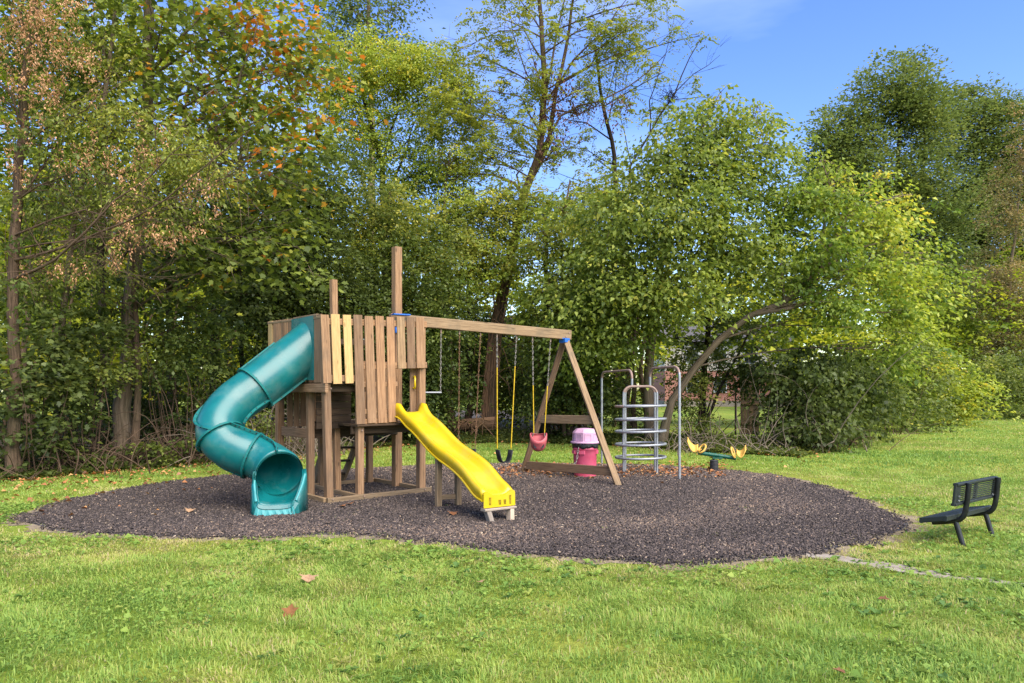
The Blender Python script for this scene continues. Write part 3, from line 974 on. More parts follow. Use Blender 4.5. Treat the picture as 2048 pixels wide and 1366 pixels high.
def shrub(name, label, blobs, leaf, L=0.08, W=0.06, bark=None, per=20, stems=9, cat='shrub', group=None, cl=None, tilt=0.6, twig_n=0, droop=0.35, base=None, style='quad', spreadk=0.28):
    TREE_N[0] += 1
    r = np.random.default_rng(100 + TREE_N[0])
    c0 = sum(b['c'] for b in blobs) / len(blobs)
    if base is None: base = (c0[0], c0[1], 0)
    root = thing(name, base, label, cat, group)
    P, T, O, CC = [], [], [], []
    for bl in blobs:
        p, t, o, cc = cluster_points(bl, L * W * 0.5, r, per, cl, 0.7)
        P.append(p); T.append(t); O.append(o); CC.append(cc)
    CC = np.concatenate(CC)
    mb = MB()
    feet = []
    for q in CC[r.permutation(len(CC))[:stems]]:
        a = V((base[0] + (q[0] - base[0]) * spreadk + r.normal(0, 0.12), base[1] + (q[1] - base[1]) * spreadk + r.normal(0, 0.12), 0))
        feet.append(a)
        m_ = (a + q) / 2 + r.normal(0, 0.3, 3) + np.array([0, 0, 0.25])
        mb.tube(bez(a, m_, q, 7), list(np.linspace(0.012 * r.uniform(0.6, 1.6), 0.004, 7)), 5, cap=False)
    # creeping rootstock joining the stems
    xs_ = sorted(a_[0] for a_ in feet)
    mb.tube([V((x_, base[1], 0.012)) for x_ in np.linspace(xs_[0], xs_[-1] + .01, 6)], 0.012, 5)
    if twig_n:
        rr = blobs[0]['r']
        tangle(mb, (base[0], base[1], 0), (rr[0] * 0.8, rr[1] * 0.6), twig_n, 1.1, r)
    mb.build('stems', bark or M['bark_brown'], root)
    P = np.concatenate(P); T = np.concatenate(T); O = np.concatenate(O)
    fn, k = (leaf_lobed, 10) if style == 'lobed' else (leaf_quads, 4)
    co = fn(P, L * r.uniform(0.65, 1.3, len(P)), W * r.uniform(0.65, 1.3, len(P)), r, tilt, droop, O)
    big_mesh('foliage', co, k, leaf, root, T)
    return root
# ------------------------------------------------------------------ play set
ORI = np.array((-2.346, 9.04, 0.0))
U_ = np.array((0.76, 0.65, 0.0)); VV = np.array((-0.65, 0.76, 0.0))
UP = np.array((0, 0, 1.0))
def fp(t, s, z):
    return ORI + U_ * t + VV * s + UP * z

def build_playset():
    root = thing('play_set', ORI, 'weathered wooden play fort with teal tube slide, yellow wave slide and a swing beam', 'play set')
    W, WD, WG = M['wood'], M['wood_dark'], M['wood_grey']
    # posts: (t, s, top, leanx, leany, width)
    def post(t, s, top, w=0.088, mat=None, dt=0.0, ds=0.0, label=None, bottom=-0.03):
        mb = MB(); mb.bar(fp(t, s, bottom), fp(t + dt, s + ds, top), w, w, up=U_)
        return mb.build('post', mat or W, root, label)
    zt = 2.36
    post(0.045, 0.05, zt, 0.092, dt=-0.055, ds=0.02)
    post(0.045, 0.60, 2.40)
    post(0.49, 0.02 + 0.045, 1.02 + 0.5, 0.09)
    post(1.44, 0.05, 2.42, 0.10)
    post(0.47, 0.66, 2.97, 0.085, dt=-0.06, label='grey post rising above the railing')
    post(1.47, 0.74, 3.57, 0.115, label='tallest post, rising far above the railing')
    post(1.38, 1.40, 2.35)
    post(0.045, 1.62, 2.40, 0.10)
    post(0.60, 1.42, 2.2)
    # ground frame
    def beam(name, a, b, w, h, mat=None, label=None):
        mb = MB(); mb.bar(a, b, w, h); return mb.build(name, mat or W, root, label)
    zb = 0.03
    beam('ground_beam', fp(-0.02, -0.03, zb), fp(1.55, -0.03, zb), 0.05, 0.10, WG)
    beam('ground_beam', fp(-0.03, 0.0, zb), fp(-0.03, 1.7, zb), 0.05, 0.10, WG)
    beam('ground_beam', fp(0.44, 0.0, zb), fp(0.44, 1.4, zb), 0.05, 0.10, WG)
    beam('ground_beam', fp(1.50, 0.0, zb), fp(1.50, 1.45, zb), 0.05, 0.10, WG)
    beam('ground_beam', fp(0.0, 1.42, zb), fp(1.5, 1.45, zb), 0.05, 0.10, WG)
    # upper floor and lower deck
    mb = MB()
    for i in range(13):
        s = 0.02 + i * 0.14
        mb.bar(fp(-0.02, s + 0.06, 1.535), fp(0.52, s + 0.06, 1.535), 0.132, 0.03)
    mb.build('platform_floor', WD, root)
    mb = MB()
    for i in range(7):
        s = 0.05 + i * 0.2
        mb.bar(fp(0.40, s, 0.985), fp(1.46, s, 0.985), 0.185, 0.03)
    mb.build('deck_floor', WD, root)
    beam('rim_beam', fp(-0.035, -0.05, 1.475), fp(-0.035, 1.72, 1.475), 0.04, 0.115, W)
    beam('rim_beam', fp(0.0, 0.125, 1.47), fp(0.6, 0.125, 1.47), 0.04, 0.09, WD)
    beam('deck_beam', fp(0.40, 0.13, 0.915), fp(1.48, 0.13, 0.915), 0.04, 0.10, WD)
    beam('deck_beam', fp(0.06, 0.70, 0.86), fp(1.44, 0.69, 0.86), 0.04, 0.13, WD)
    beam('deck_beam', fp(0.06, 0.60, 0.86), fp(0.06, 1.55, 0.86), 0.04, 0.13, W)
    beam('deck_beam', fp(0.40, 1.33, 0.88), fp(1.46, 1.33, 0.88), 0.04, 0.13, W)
    # inner wall of dark planks under the upper platform
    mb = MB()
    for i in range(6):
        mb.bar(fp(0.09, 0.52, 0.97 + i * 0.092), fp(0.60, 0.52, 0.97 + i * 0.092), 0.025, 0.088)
    mb.build('inner_wall', WD, root, 'dark inner wall of horizontal planks')
    # lower rear panel of upright boards, left of the near post
    mb = MB()
    for i in range(6):
        t = 0.06 + i * 0.10
        mb.bar(fp(t, 1.30, 0.93), fp(t, 1.30, 1.46), 0.085, 0.02, up=VV)
    mb.build('rear_panel', W, root)
    # upright boards behind the yellow slide
    mb = MB()
    for i in range(7):
        t = 0.86 + i * 0.093
        mb.bar(fp(t, 0.64, 0.98), fp(t, 0.64, 1.86), 0.085, 0.02, up=VV)
    for z in (1.15, 1.75):
        mb.bar(fp(0.84, 0.665, z), fp(1.45, 0.665, z), 0.03, 0.09)
    mb.build('rear_panel', W, root)
    def on_front(px, py, off):
        """point of the front plane (set off outwards) on a sight line"""
        q = (px - CX) / F
        o = ORI - VV * off
        # o + U*t : (o.x + .76t) = q (o.y + .65 t)
        t = (q * o[1] - o[0]) / (U_[0] - q * U_[1])
        d = o[1] + U_[1] * t
        return at(px, py, d)
    # wide board right of the yellow slide, with the yellow handle
    mb = MB(); mb.bar(fp(1.40, 0.115, 1.0), fp(1.40, 0.115, 1.80), 0.20, 0.03, up=VV)
    sp = mb.build('side_panel', W, root)
    h = on_front(827, 765, -0.09)
    mb = MB()
    k = -VV
    mb.tube([h + UP * .075, h + UP * .085 + k * .035, h + UP * .05 + k * .06 - U_ * .012, h + k * .062 - U_ * .016, h - UP * .05 + k * .06 - U_ * .012, h - UP * .085 + k * .035, h - UP * .075], 0.014, 8)
    mb.build('handle', M['yellow'], sp)
    # pickets of the front railing: (px left top, px right top, y top, y bottom, px shift at the bottom, material)
    PK = [(641, 657.5, 628.5, 766, 5.5, 'wood'), (661.5, 679, 629, 767.5, 5, 'wood_new'), (685.5, 701.5, 629.5, 766.5, 5.5, 'wood_new'), (706.5, 724, 630.5, 848, 6.5, 'wood'),
          (728.5, 745.7, 631.5, 846, 7, 'wood'), (750.5, 767, 632.5, 845.5, 6, 'wood'), (772.8, 788.3, 633, 844, 4, 'wood'), (793.2, 808.6, 634, 737, 3, 'wood_grey'),
          (813, 828.7, 634.5, 736.5, 2, 'wood'), (831.3, 847.7, 635, 736, 2, 'wood')]
    for i, (a, b, yt, yb, sh, mt) in enumerate(PK):
        mb = MB()
        yt += (0.9, -0.6, 0.3, -0.8, 0.7, -0.4, 0.9, -0.7, 0.4, -0.3)[i]
        top = on_front((a + b) / 2, yt, 0.035); bot = on_front((a + b) / 2 + sh, yb, 0.04)
        w = np.linalg.norm(on_front(b, yt, 0.035) - on_front(a, yt, 0.035))
        mb.bar(bot, top, w, 0.02, up=-VV)
        # nail heads
        for f in (0.04, 0.93):
            for sx in (-.25, .25):
                c = bot + (top - bot) * f
                c = c + U_ * w * sx - VV * 0.011
                mb.tube([c, c - VV * 0.002], 0.0035, 6)
        o = mb.build('picket', M[mt], root, 'new pale yellow picket' if mt == 'wood_new' else None)
    def rail(z0, z1, t0, t1, s=0.0, h=0.085, mat=W):
        beam('rail', fp(t0, s, z0), fp(t1, s, z1), 0.035, h, mat)
    rail(2.32, 2.37, -0.02, 1.50); rail(1.60, 1.60, -0.02, 0.42); rail(1.76, 1.80, 0.42, 1.50); rail(1.52, 1.53, 0.42, 1.02, h=0.07); rail(1.16, 1.17, 0.42, 1.02, h=0.07); rail(1.03, 1.04, 0.42, 1.02, h=0.07)
    # left face: side boards, header, rear boards
    def on_left(px, py, off):
        q = (px - CX) / F
        o = ORI - U_ * off
        s = (q * o[1] - o[0]) / (VV[0] - q * VV[1])
        return at(px, py, o[1] + VV[1] * s)
    mb = MB()
    for a, b, yt, yb in ((632, 640.5, 629, 765), ):
        p0, p1 = on_left((a + b) / 2, yb, 0.03), on_left((a + b) / 2, yt, 0.03)
        mb.bar(p0, p1, 0.20, 0.022, up=-U_)
    mb.build('side_board', M['wood'], root)
    mb = MB()
    for i in range(6):
        a = 547.5 + i * 7.4
        p0, p1 = on_left(a + 3.6, 775, 0.03), on_left(a + 3.6, 641.5 - i * 1.05, 0.03)
        mb.bar(p0, p1, np.linalg.norm(on_left(a + 6.9, 700, .03) - on_left(a, 700, .03)), 0.022, up=-U_)
    mb.build('side_panel', W, root)
    mb = MB()
    mb.bar(on_left(541.5, 772, 0.03), on_left(541.5, 642.5, 0.03), 0.14, 0.024, up=-U_)
    mb.build('side_board', M['wood_new'], root, 'new pale yellow end board')
    mb = MB()
    mb.bar(on_left(590, 640.5, 0.02), on_left(636, 633, 0.02), 0.05, 0.07)
    mb.bar(fp(0, 0.10, 2.385), fp(0, 1.85, 2.43), 0.09, 0.035)
    mb.build('header', M['wood_grey'], root)
    # rear railing seen between the pickets
    mb = MB()
    for i in range(9):
        t = 0.1 + i * 0.16
        if 3 < i < 7: continue
        mb.bar(fp(t, 1.75, 1.55), fp(t, 1.75, 2.30), 0.09, 0.02, up=VV)
    mb.bar(fp(0, 1.72, 2.2), fp(1.5, 1.72, 2.2), 0.035, 0.09)
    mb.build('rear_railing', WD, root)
    # ladder at the back
    mb = MB()
    la0, la1 = gnd(627, 967), gnd(683, 964)
    lb0, lb1 = at(660, 850, 10.5), at(728, 850, 10.75)
    mb.bar(la0, lb0, 0.04, 0.13, up=VV); mb.bar(la1, lb1, 0.04, 0.13, up=VV)
    lad = mb.build('ladder', WG, root)
    for k in range(4):
        f = 0.16 + k * 0.23
        m2 = MB(); m2.bar(la0 + (lb0 - la0) * f, la1 + (lb1 - la1) * f, 0.11, 0.03); m2.build('rung', WD, lad)
    # ---------------- swing beam, brackets, A frame
    bs, be = at(792, 639, 10.25), at(1140, 670.5, 11.7)
    bs = bs - UP * 0.0
    mb = MB(); mb.bar(bs - (be - bs) * 0.03, be, 0.088, 0.155)
    mb.build('swing_beam', M['wood_grey'], root, 'long weathered swing beam')
    mb = MB()
    c = at(802, 629.5, 10.15)
    mb.box(c, 0.25, 0.11, 0.02, math.atan2(be[1] - bs[1], be[0] - bs[0]))
    mb.box(at(792, 655, 10.17), 0.05, 0.11, 0.16, math.atan2(be[1] - bs[1], be[0] - bs[0]))
    mb.build('bracket', M['blue'], root)
    ft, fb = at(1132, 682, 11.66), gnd(1237, 973)
    kt, kb = at(1126, 686, 11.78), gnd(1046, 944)
    mb = MB(); mb.bar(fb, ft, 0.092, 0.092, up=(1, 0, 0)); mb.build('frame_leg', M['wood_grey'], root, 'front leg of the swing frame')
    mb = MB(); mb.bar(kb, kt, 0.092, 0.092, up=(1, 0, 0)); mb.build('frame_leg', W, root, 'rear leg of the swing frame')
    mb = MB()
    br = at(1129, 681, 11.66)
    mb.box(br, 0.10, 0.15, 0.07, 0.6); mb.box(br + UP * .03, 0.16, 0.10, 0.02, 0.6)
    mb.build('bracket', M['blue'], root)
    def leg_pt(a, b, py):
        f0 = 0.5
        lo, hi = 0.0, 1.0
        for _ in range(30):
            f0 = (lo + hi) / 2
            p = a + (b - a) * f0
            y = HOR - (p[2] - EYE) * F / p[1]
            if y > py: lo = f0
            else: hi = f0
        return a + (b - a) * f0
    m1, m2 = leg_pt(kb, kt, 838), leg_pt(fb, ft, 840)
    beam('cross_bar', m1 + unit(m1 - m2) * .04, m2 - unit(m2 - m1) * 0.02, 0.04, 0.14, M['wood_grey'])
    m1, m2 = leg_pt(kb, kt, 930), leg_pt(fb, ft, 943)
    beam('cross_bar', m1 + unit(m1 - m2) * .04, m2 - unit(m2 - m1) * 0.02, 0.04, 0.14, W)
    # bolt heads at the joints
    def bolt(c, n_, r=0.014):
        b_ = MB(); b_.tube([V(c), V(c) + V(n_) * 0.008], r, 8); b_.build('bolt', M['steel_rust'], root)
    nb = unit(np.cross(be - bs, UP)) * -1
    if nb[1] > 0: nb = -nb
    for f in (0.10, 0.13, 0.965, 0.985):
        bolt(bs + (be - bs) * f + nb * 0.044 + UP * (0.03 if f in (0.13, .985) else -0.035), nb)
    for a_, b_, y in ((fb, ft, 841), (fb, ft, 944), (kb, kt, 838), (kb, kt, 931)):
        bolt(leg_pt(a_, b_, y) - V((0, 0.05, 0)) - V((0, 0, 0.02)), V((0, -1, 0)), 0.012)
    for t, z in ((0.045, 0.06), (0.045, 1.47), (0.49, 0.06), (0.49, 0.92), (1.44, 0.06), (1.44, 0.92)):
        bolt(fp(t, -0.06 if z < .1 else -0.002, z), -VV, 0.011)
    # ---------------- teal tube slide
    P = [(-2.775, 9.54, 2.0), (-3.03, 9.32, 1.735), (-3.29, 9.09, 1.47), (-3.48, 8.93, 1.29), (-3.595, 8.80, 1.10), (-3.60, 8.71, 0.93), (-3.49, 8.66, 0.80),
         (-3.32, 8.66, 0.71), (-3.13, 8.68, 0.635), (-2.95, 8.64, 0.555), (-2.83, 8.55, 0.49), (-2.76, 8.45, 0.445)]
    P = [V(p) for p in P]
    def cr_(P, n=5):
        out = []
        m = len(P)
        for i in range(m - 1):
            p0, p1, p2, p3 = P[max(i - 1, 0)], P[i], P[i + 1], P[min(i + 2, m - 1)]
            for k in range(n):
                t = k / n
                out.append(0.5 * ((2 * p1) + (-p0 + p2) * t + (2 * p0 - 5 * p1 + 4 * p2 - p3) * t * t + (-p0 + 3 * p1 - 3 * p2 + p3) * t ** 3))
        out.append(P[-1])
        return out
    C = cr_(P)
    m = len(C)
    nseg = 40
    Tn = [unit(C[min(i + 1, m - 1)] - C[max(i - 1, 0)]) for i in range(m)]
    # frame: 'side' stays horizontal so that the floor of the tube stays at the bottom
    S = [unit(np.cross(t, UP)) for t in Tn]
    B = [np.cross(s, t) for s, t in zip(S, Tn)]
    def rad(i):
        return 0.295 - 0.035 * min(1.0, i / 22) + (0.022 * (i - 42) / max(1, m - 43) if i > 42 else 0)
    def ring(i, r, a0=0.0, a1=2 * math.pi, n=nseg):
        pts = [C[i] + (S[i] * math.cos(a) + B[i] * math.sin(a)) * r for a in np.linspace(a0, a1, n, endpoint=(a1 - a0 < 6.2))]
        if i == m - 1:  # the mouth is cut back at the top
            pts = [p - Tn[i] * 0.13 * max(0.0, np.dot(unit(p - C[i]), B[i])) for p in pts]
        if i == 0:      # cut flush with the mounting plate
            t = Tn[2]
            pts = [C[2] + (S[2] * math.cos(a) + B[2] * math.sin(a)) * r for a in np.linspace(a0, a1, n, endpoint=(a1 - a0 < 6.2))]
            pts = [p + t * ((np.dot(PL0, U_) - np.dot(p, U_)) / np.dot(t, U_)) for p in pts]
        return pts
    PL0 = fp(-0.047, 0.66, 2.0)
    J = [0, 10, 27, 39, m - 1]        # joints between the moulded sections
    mb = MB()
    for a, b in zip(J[:-1], J[1:]):
        k = 0.012 if a == 0 else 0.0
        idx = [i for i in range(a, b + 1) if i not in (1, 2, 3)]
        mb.loft([ring(i, rad(i) + k) for i in idx], closed=True)
        # inner skin
        mb.loft([ring(i, rad(i) - 0.014)[::-1] for i in idx], closed=True)
    tube = mb.build('tube_slide', M['teal'], root, 'teal spiral tube slide')
    # collars at the joints
    for j in J[1:4]:
        mb = MB()
        for sgn in (0,):
            ringo = [ring(j, rad(j) + 0.005), ring(j, rad(j) + 0.036), ring(j, rad(j) + 0.036), ring(j, rad(j) + 0.005)]
            t = Tn[j] * 0.013
            ringo = [[p - t for p in ringo[0]], [p - t for p in ringo[1]], [p + t for p in ringo[2]], [p + t for p in ringo[3]]]
            mb.loft(ringo, closed=True, smooth=False)
        mb.build('flange', M['teal_seam'], tube)
        for a in np.linspace(0, 2 * math.pi, 12, endpoint=False):
            c = C[j] + (S[j] * math.cos(a) + B[j] * math.sin(a)) * (rad(j) + 0.022)
            mb = MB(); mb.tube([c - Tn[j] * 0.02, c + Tn[j] * 0.02], 0.009, 6)
            mb.build('bolt', M['rubber'], tube)
    # seams along the sections
    def seam(a, b, ang, w=0.036):
        mb = MB(); secs = []
        for i in range(a, b + 1):
            n_ = S[i] * math.cos(ang) + B[i] * math.sin(ang)
            q = np.cross(Tn[i], n_) * 0.009
            r0 = rad(i) + 0.004
            secs.append([C[i] + n_ * r0 - q, C[i] + n_ * (r0 + w) - q, C[i] + n_ * (r0 + w) + q, C[i] + n_ * r0 + q])
        mb.loft(secs, closed=True, smooth=False)
        mb.add(secs[0], [(3, 2, 1, 0)]); mb.add(secs[-1], [(0, 1, 2, 3)])
        mb.build('seam', M['teal_seam'], tube)
        for i in range(a + 1, b, 2):
            n_ = S[i] * math.cos(ang) + B[i] * math.sin(ang)
            q = np.cross(Tn[i], n_)
            c = C[i] + n_ * (rad(i) + 0.024)
            mb = MB(); mb.tube([c - q * 0.014, c + q * 0.014], 0.009, 6)
            mb.build('bolt', M['rubber'], tube)
    seam(3, 10, math.radians(62)); seam(3, 10, math.radians(242))
    seam(10, 27, math.radians(5 + 180 - 150)); seam(10, 27, math.radians(215))
    seam(27, 39, math.radians(80)); seam(27, 39, math.radians(260))
    seam(39, m - 1, math.radians(80))
    # square mounting plate on the tower
    mb = MB()
    pc = [on_left(591, 644, 0.045), on_left(632, 636.5, 0.045), on_left(632, 757, 0.045), on_left(591, 751, 0.045)]
    cc = C[0]
    nseg2 = 40
    outer, inner = [], []
    nrm = -U_
    for k in range(nseg2):
        a = 2 * math.pi * k / nseg2
        dirv = VV * math.cos(a) + UP * math.sin(a)
        e = max(abs(math.cos(a)), abs(math.sin(a)))
        hw = 0.345
        outer.append(fp(-0.045, 0.66, 2.0) + VV * (math.cos(a) / e * hw) + UP * (math.sin(a) / e * 0.42))
    inner = []
    for p in outer:
        # radial cut to the tube mouth
        c0 = sum(ring(0, 0.3)) / nseg
        e_ = ring(0, 0.295)
        k = np.argmax([np.dot(unit(q - c0), unit(p - c0)) for q in e_])
        inner.append(e_[k])
    mb.loft([inner, outer, [p - nrm * 0.02 for p in outer]], closed=True, smooth=False)
    mb.build('mounting_plate', M['teal'], tube)
    # exit chute
    EX = [  # centre of the floor, half width, rim height over the floor
        (V((-2.80, 8.53, 0.205)), 0.285, 0.30), (V((-2.755, 8.44, 0.168)), 0.268, 0.27), (V((-2.74, 8.35, 0.14)), 0.252, 0.20), (V((-2.73, 8.27, 0.122)), 0.225, 0.115), (V((-2.72, 8.205, 0.112)), 0.20, 0.05)]
    secs, outs = [], []
    hs = unit((0.97, 0.24, 0))
    for k, (c, hw, rh) in enumerate(EX):
        prof = []
        for a in np.linspace(-1, 1, 17):
            x = hw * math.sin(a * math.pi / 2)
            z = rh * (1 - math.cos(a * math.pi / 2)) ** (1.0 if k < 2 else 1.6)
            prof.append(c + hs * x + UP * z)
        secs.append(prof)
    # the chute grows out of the lower half of the tube mouth
    secs[0] = [C[m - 1] + (S[m - 1] * math.cos(a) + B[m - 1] * math.sin(a)) * (rad(m - 1) - 0.004) for a in np.linspace(0.2, -math.pi - 0.2, 17)]
    mb = MB()
    mb.loft(secs)
    # rims and outer skirts down to the ground, fluted
    for side in (0, -1):
        sg = -1 if side == 0 else 1
        rim = [s[side] for s in secs]
        r2 = [p + hs * sg * 0.035 + UP * 0.004 for p in rim]
        r3 = [p + hs * sg * 0.042 - UP * 0.03 for k, p in enumerate(rim)]
        r4 = []
        for k, p in enumerate(rim):
            q = p + hs * sg * 0.055; r4.append(V((q[0], q[1], 0.0)))
        mb.loft([rim, r2, r3, r4])
        # close the corner towards the fluted front
        p = rim[-1]
        q0 = V((p[0], p[1], 0)) - hs * sg * 0.02 + V((-0.01, -0.055, 0))
        mb.add([r2[-1], r3[-1], r4[-1], q0, p - hs * sg * 0.02 + V((-0.005, -0.03, 0)), p], [(0, 1, 2, 3, 4, 5)])
    # front lip and skirt with flutes
    lip = secs[-1]
    f_ = unit((-0.05, -1, 0))
    top2 = [p + f_ * 0.025 + UP * 0.002 for p in lip]
    bot = []
    nfl = 17
    mid = []
    for k, p in enumerate(top2):
        flute = 0.016 if (k // 1) % 2 else 0.0
        mid.append(p + f_ * (0.012) - UP * 0.035)
        q = p + f_ * (0.03 + flute) + hs * (k - 8) * 0.004
        bot.append(V((q[0], q[1], 0.0)))
    mb.loft([lip, top2, mid], smooth=False)
    ch = mb.build('exit_chute', M['teal'], tube)
    mb = MB()
    fl = []
    for k in range(len(mid) - 1):
        a, b, c, d = mid[k] - UP * .004 + f_ * .004, mid[k + 1] - UP * .004 + f_ * .004, bot[k + 1], bot[k]
        fl.append((a, b, c, d))
    for a, b, c, d in fl:
        mb.add([a, b, c, d], [(0, 1, 2, 3)])
    # worn pale rim strips
    for side in (0, -1):
        sg = -1 if side == 0 else 1
        mb.tube([s[side] + hs * sg * 0.018 + UP * 0.004 for s in secs[1:]], 0.016, 8)
    mb.tube([p + f_ * 0.012 + UP * 0.003 for p in lip], 0.011, 6)
    mb.build('worn_rim', M['teal_pale'], tube)
    sol = ch.modifiers.new('thickness', 'SOLIDIFY'); sol.thickness = 0.012; sol.offset = -1
    # ---------------- yellow wave slide
    a0 = on_front(818, 822, 0.02); a0[2] = 1.125
    a1 = V((-0.155, 7.86, 0.30))
    n = 41
    dirh = unit((a1 - a0) * V((1, 1, 0)))
    sd = unit(np.cross(dirh, UP))       # right-hand side looking down the slide
    secs = []
    for i in range(n):
        f = i / (n - 1)
        c = a0 + (a1 - a0) * f
        # nearly level start, two waves, level end
        wave = 0.021 * math.sin(2 * math.pi * (f * 1.9 - 0.16)) * min(1, f * 5) * min(1, (1 - f) * 5)
        z = c[2] + wave
        z += 0.05 * math.exp(-((f - 0.06) / 0.06) ** 2)
        z += -0.03 * math.exp(-((f - 0.93) / 0.07) ** 2)
        fw = 0.138 if f > 0.12 else 0.138 + 0.03 * (1 - f / 0.12)
        rim = (0.085 + (0.035 if f < 0.06 else 0)) * (1 - 0.55 * max(0, (f - 0.93) / 0.07) ** 2)
        fl = c * V((1, 1, 0)) + UP * z
        prof = [(-fw - .055, -0.055), (-fw - .06, rim * .55), (-fw - .052, rim), (-fw - .02, rim + .006), (-fw + .005, rim * .75), (-fw + .035, 0.012), (-fw * .4, 0), (0, 0), (fw * .4, 0), (fw - .035, 0.012), (fw - .005, rim * .75),
                (fw + .02, rim + .006), (fw + .052, rim), (fw + .06, rim * .55), (fw + .055, -0.055)]
        secs.append([fl + sd * x + UP * y for x, y in prof])
    mb = MB(); mb.loft(secs)
    # lip roll at the foot: front box closed down to the support
    e = secs[-1]
    fr = [p + dirh * 0.03 for p in e]
    b2 = []
    for p in e:
        q = p + dirh * 0.035; b2.append(V((q[0], q[1], 0.165)))
    mb.loft([e, fr, b2], smooth=False)
    ys = mb.build('wave_slide', M['yellow'], root, 'bright yellow wave slide')
    so = ys.modifiers.new('thickness', 'SOLIDIFY'); so.thickness = 0.014; so.offset = 0
    # side ledge mouldings
    for sg in (-1, 1):
        mb = MB()
        mb.tube([(s[0] if sg < 0 else s[-1]) + sd * sg * 0.008 + UP * 0.004 for s in secs], 0.014, 6)
        mb.build('edge_roll', M['yellow'], ys)
    # recesses in the foot, drawn as thin mottled bars of darker yellow
    mb = MB()
    cfoot = (e[7] + dirh * 0.036)
    for x, w, z, h in ((-0.135, 0.03, 0.235, 0.10), (0.0, 0.035, 0.215, 0.055), (-0.065, 0.035, 0.215, 0.055), (0.125, 0.03, 0.235, 0.085)):
        p = V((cfoot[0], cfoot[1], z)) + sd * x
        mb = MB(); mb.bar(p - UP * h / 2, p + UP * h / 2, w, 0.012, up=dirh)
        mb.build('foot_recess', M['yellow_dark'], ys)
    # foot support
    mb = MB()
    fe = V((a1[0], a1[1], 0.145)) + dirh * 0.02
    mb.bar(fe - sd * 0.205, fe + sd * 0.205, 0.10, 0.025)
    mb.build('support_board', M['wood_pale'], root)
    for px, py, sg in ((983, 1046, 1), (1021, 1043, -1)):
        mb = MB(); g_ = gnd(px, py); mb.bar(g_ - UP * 0.02, fe + sd * sg * 0.15 - UP * 0.013 + dirh * 0.0, 0.055, 0.085, up=dirh)
        mb.build('slide_leg', M['wood_pale'], root)
    # middle trestle
    for px, py, f in ((877, 1016, 0.50), (916, 1013, 0.50)):
        g_ = gnd(px, py)
        ptop = V((g_[0], g_[1], 0.72 if px < 900 else 0.62))
        mb = MB(); mb.bar(g_ - UP * 0.02, ptop, 0.07, 0.07, up=dirh); mb.build('slide_leg', M['wood_grey'], root)
    a, b = gnd(877, 1016), gnd(916, 1013)
    mb = MB(); mb.bar(a + UP * 0.13, b + UP * 0.13, 0.035, 0.06); mb.build('cross_bar', M['wood_grey'], root)
    return bs, be
BS, BE = build_playset()

def beam_pt(px, drop=0.09):
    """point under the swing beam at a pixel column"""
    q = (px - CX) / F
    a, b = BS, BE
    t = (q * a[1] - a[0]) / ((b[0] - a[0]) - q * (b[1] - a[1]))
    return a + (b - a) * t - UP * drop

def chain(mb, a, b, r=0.007):
    a, b = V(a), V(b)
    L = np.linalg.norm(b - a); t = unit(b - a)
    s = unit(np.cross(t, V((0, 1, 0)))); u = np.cross(s, t)
    n = max(2, int(L / 0.042))
    for i in range(n):
        c = a + t * (L * (i + .5) / n)
        w = s if i % 2 else u
        h = L / n * 0.62
        pts = [c + t * (h * math.cos(q)) + w * (r * 1.35 * math.sin(q)) for q in np.linspace(0, 2 * math.pi, 8, endpoint=False)]
        mb.tube(pts, r * 0.5, 4, closed=True)

def swing_chain(root, top, bot, mats, split):
    """a hanging chain in one or two finishes"""
    if split is None:
        mb = MB(); chain(mb, top, bot); mb.build('chain', M[mats[0]], root)
    else:
        m = top + (bot - top) * split
        mb = MB(); chain(mb, top, m); c = mb.build('chain', M[mats[0]], root)
        mb = MB(); mb.tube([m, m + (bot - m) * .5, bot], 0.0085, 7); mb.build('sleeve', M[mats[1]], c)
    mb = MB(); mb.tube([top + UP * 0.02, top - UP * 0.05], 0.012, 6); mb.build('hanger', M['steel_rust'], root)

def belt(a, b, sag, w, name, mat, root):
    """sling seat hanging between two chain ends"""
    a, b = V(a), V(b)
    ax = unit((b - a) * V((1, 1, 0))); cr = np.cross(UP, ax)
    secs = []
    for k in range(15):
        f = k / 14
        x = (a + (b - a) * f)
        z = sag * (1 - (2 * f - 1) ** 4)
        c = x - UP * z
        secs.append([c - cr * w / 2, c - cr * w / 4 - UP * .004, c, c + cr * w / 4 - UP * .004, c + cr * w / 2])
    mb = MB(); mb.loft(secs)
    o = mb.build(name, mat, root)
    s = o.modifiers.new('thickness', 'SOLIDIFY'); s.thickness = 0.012
    return o

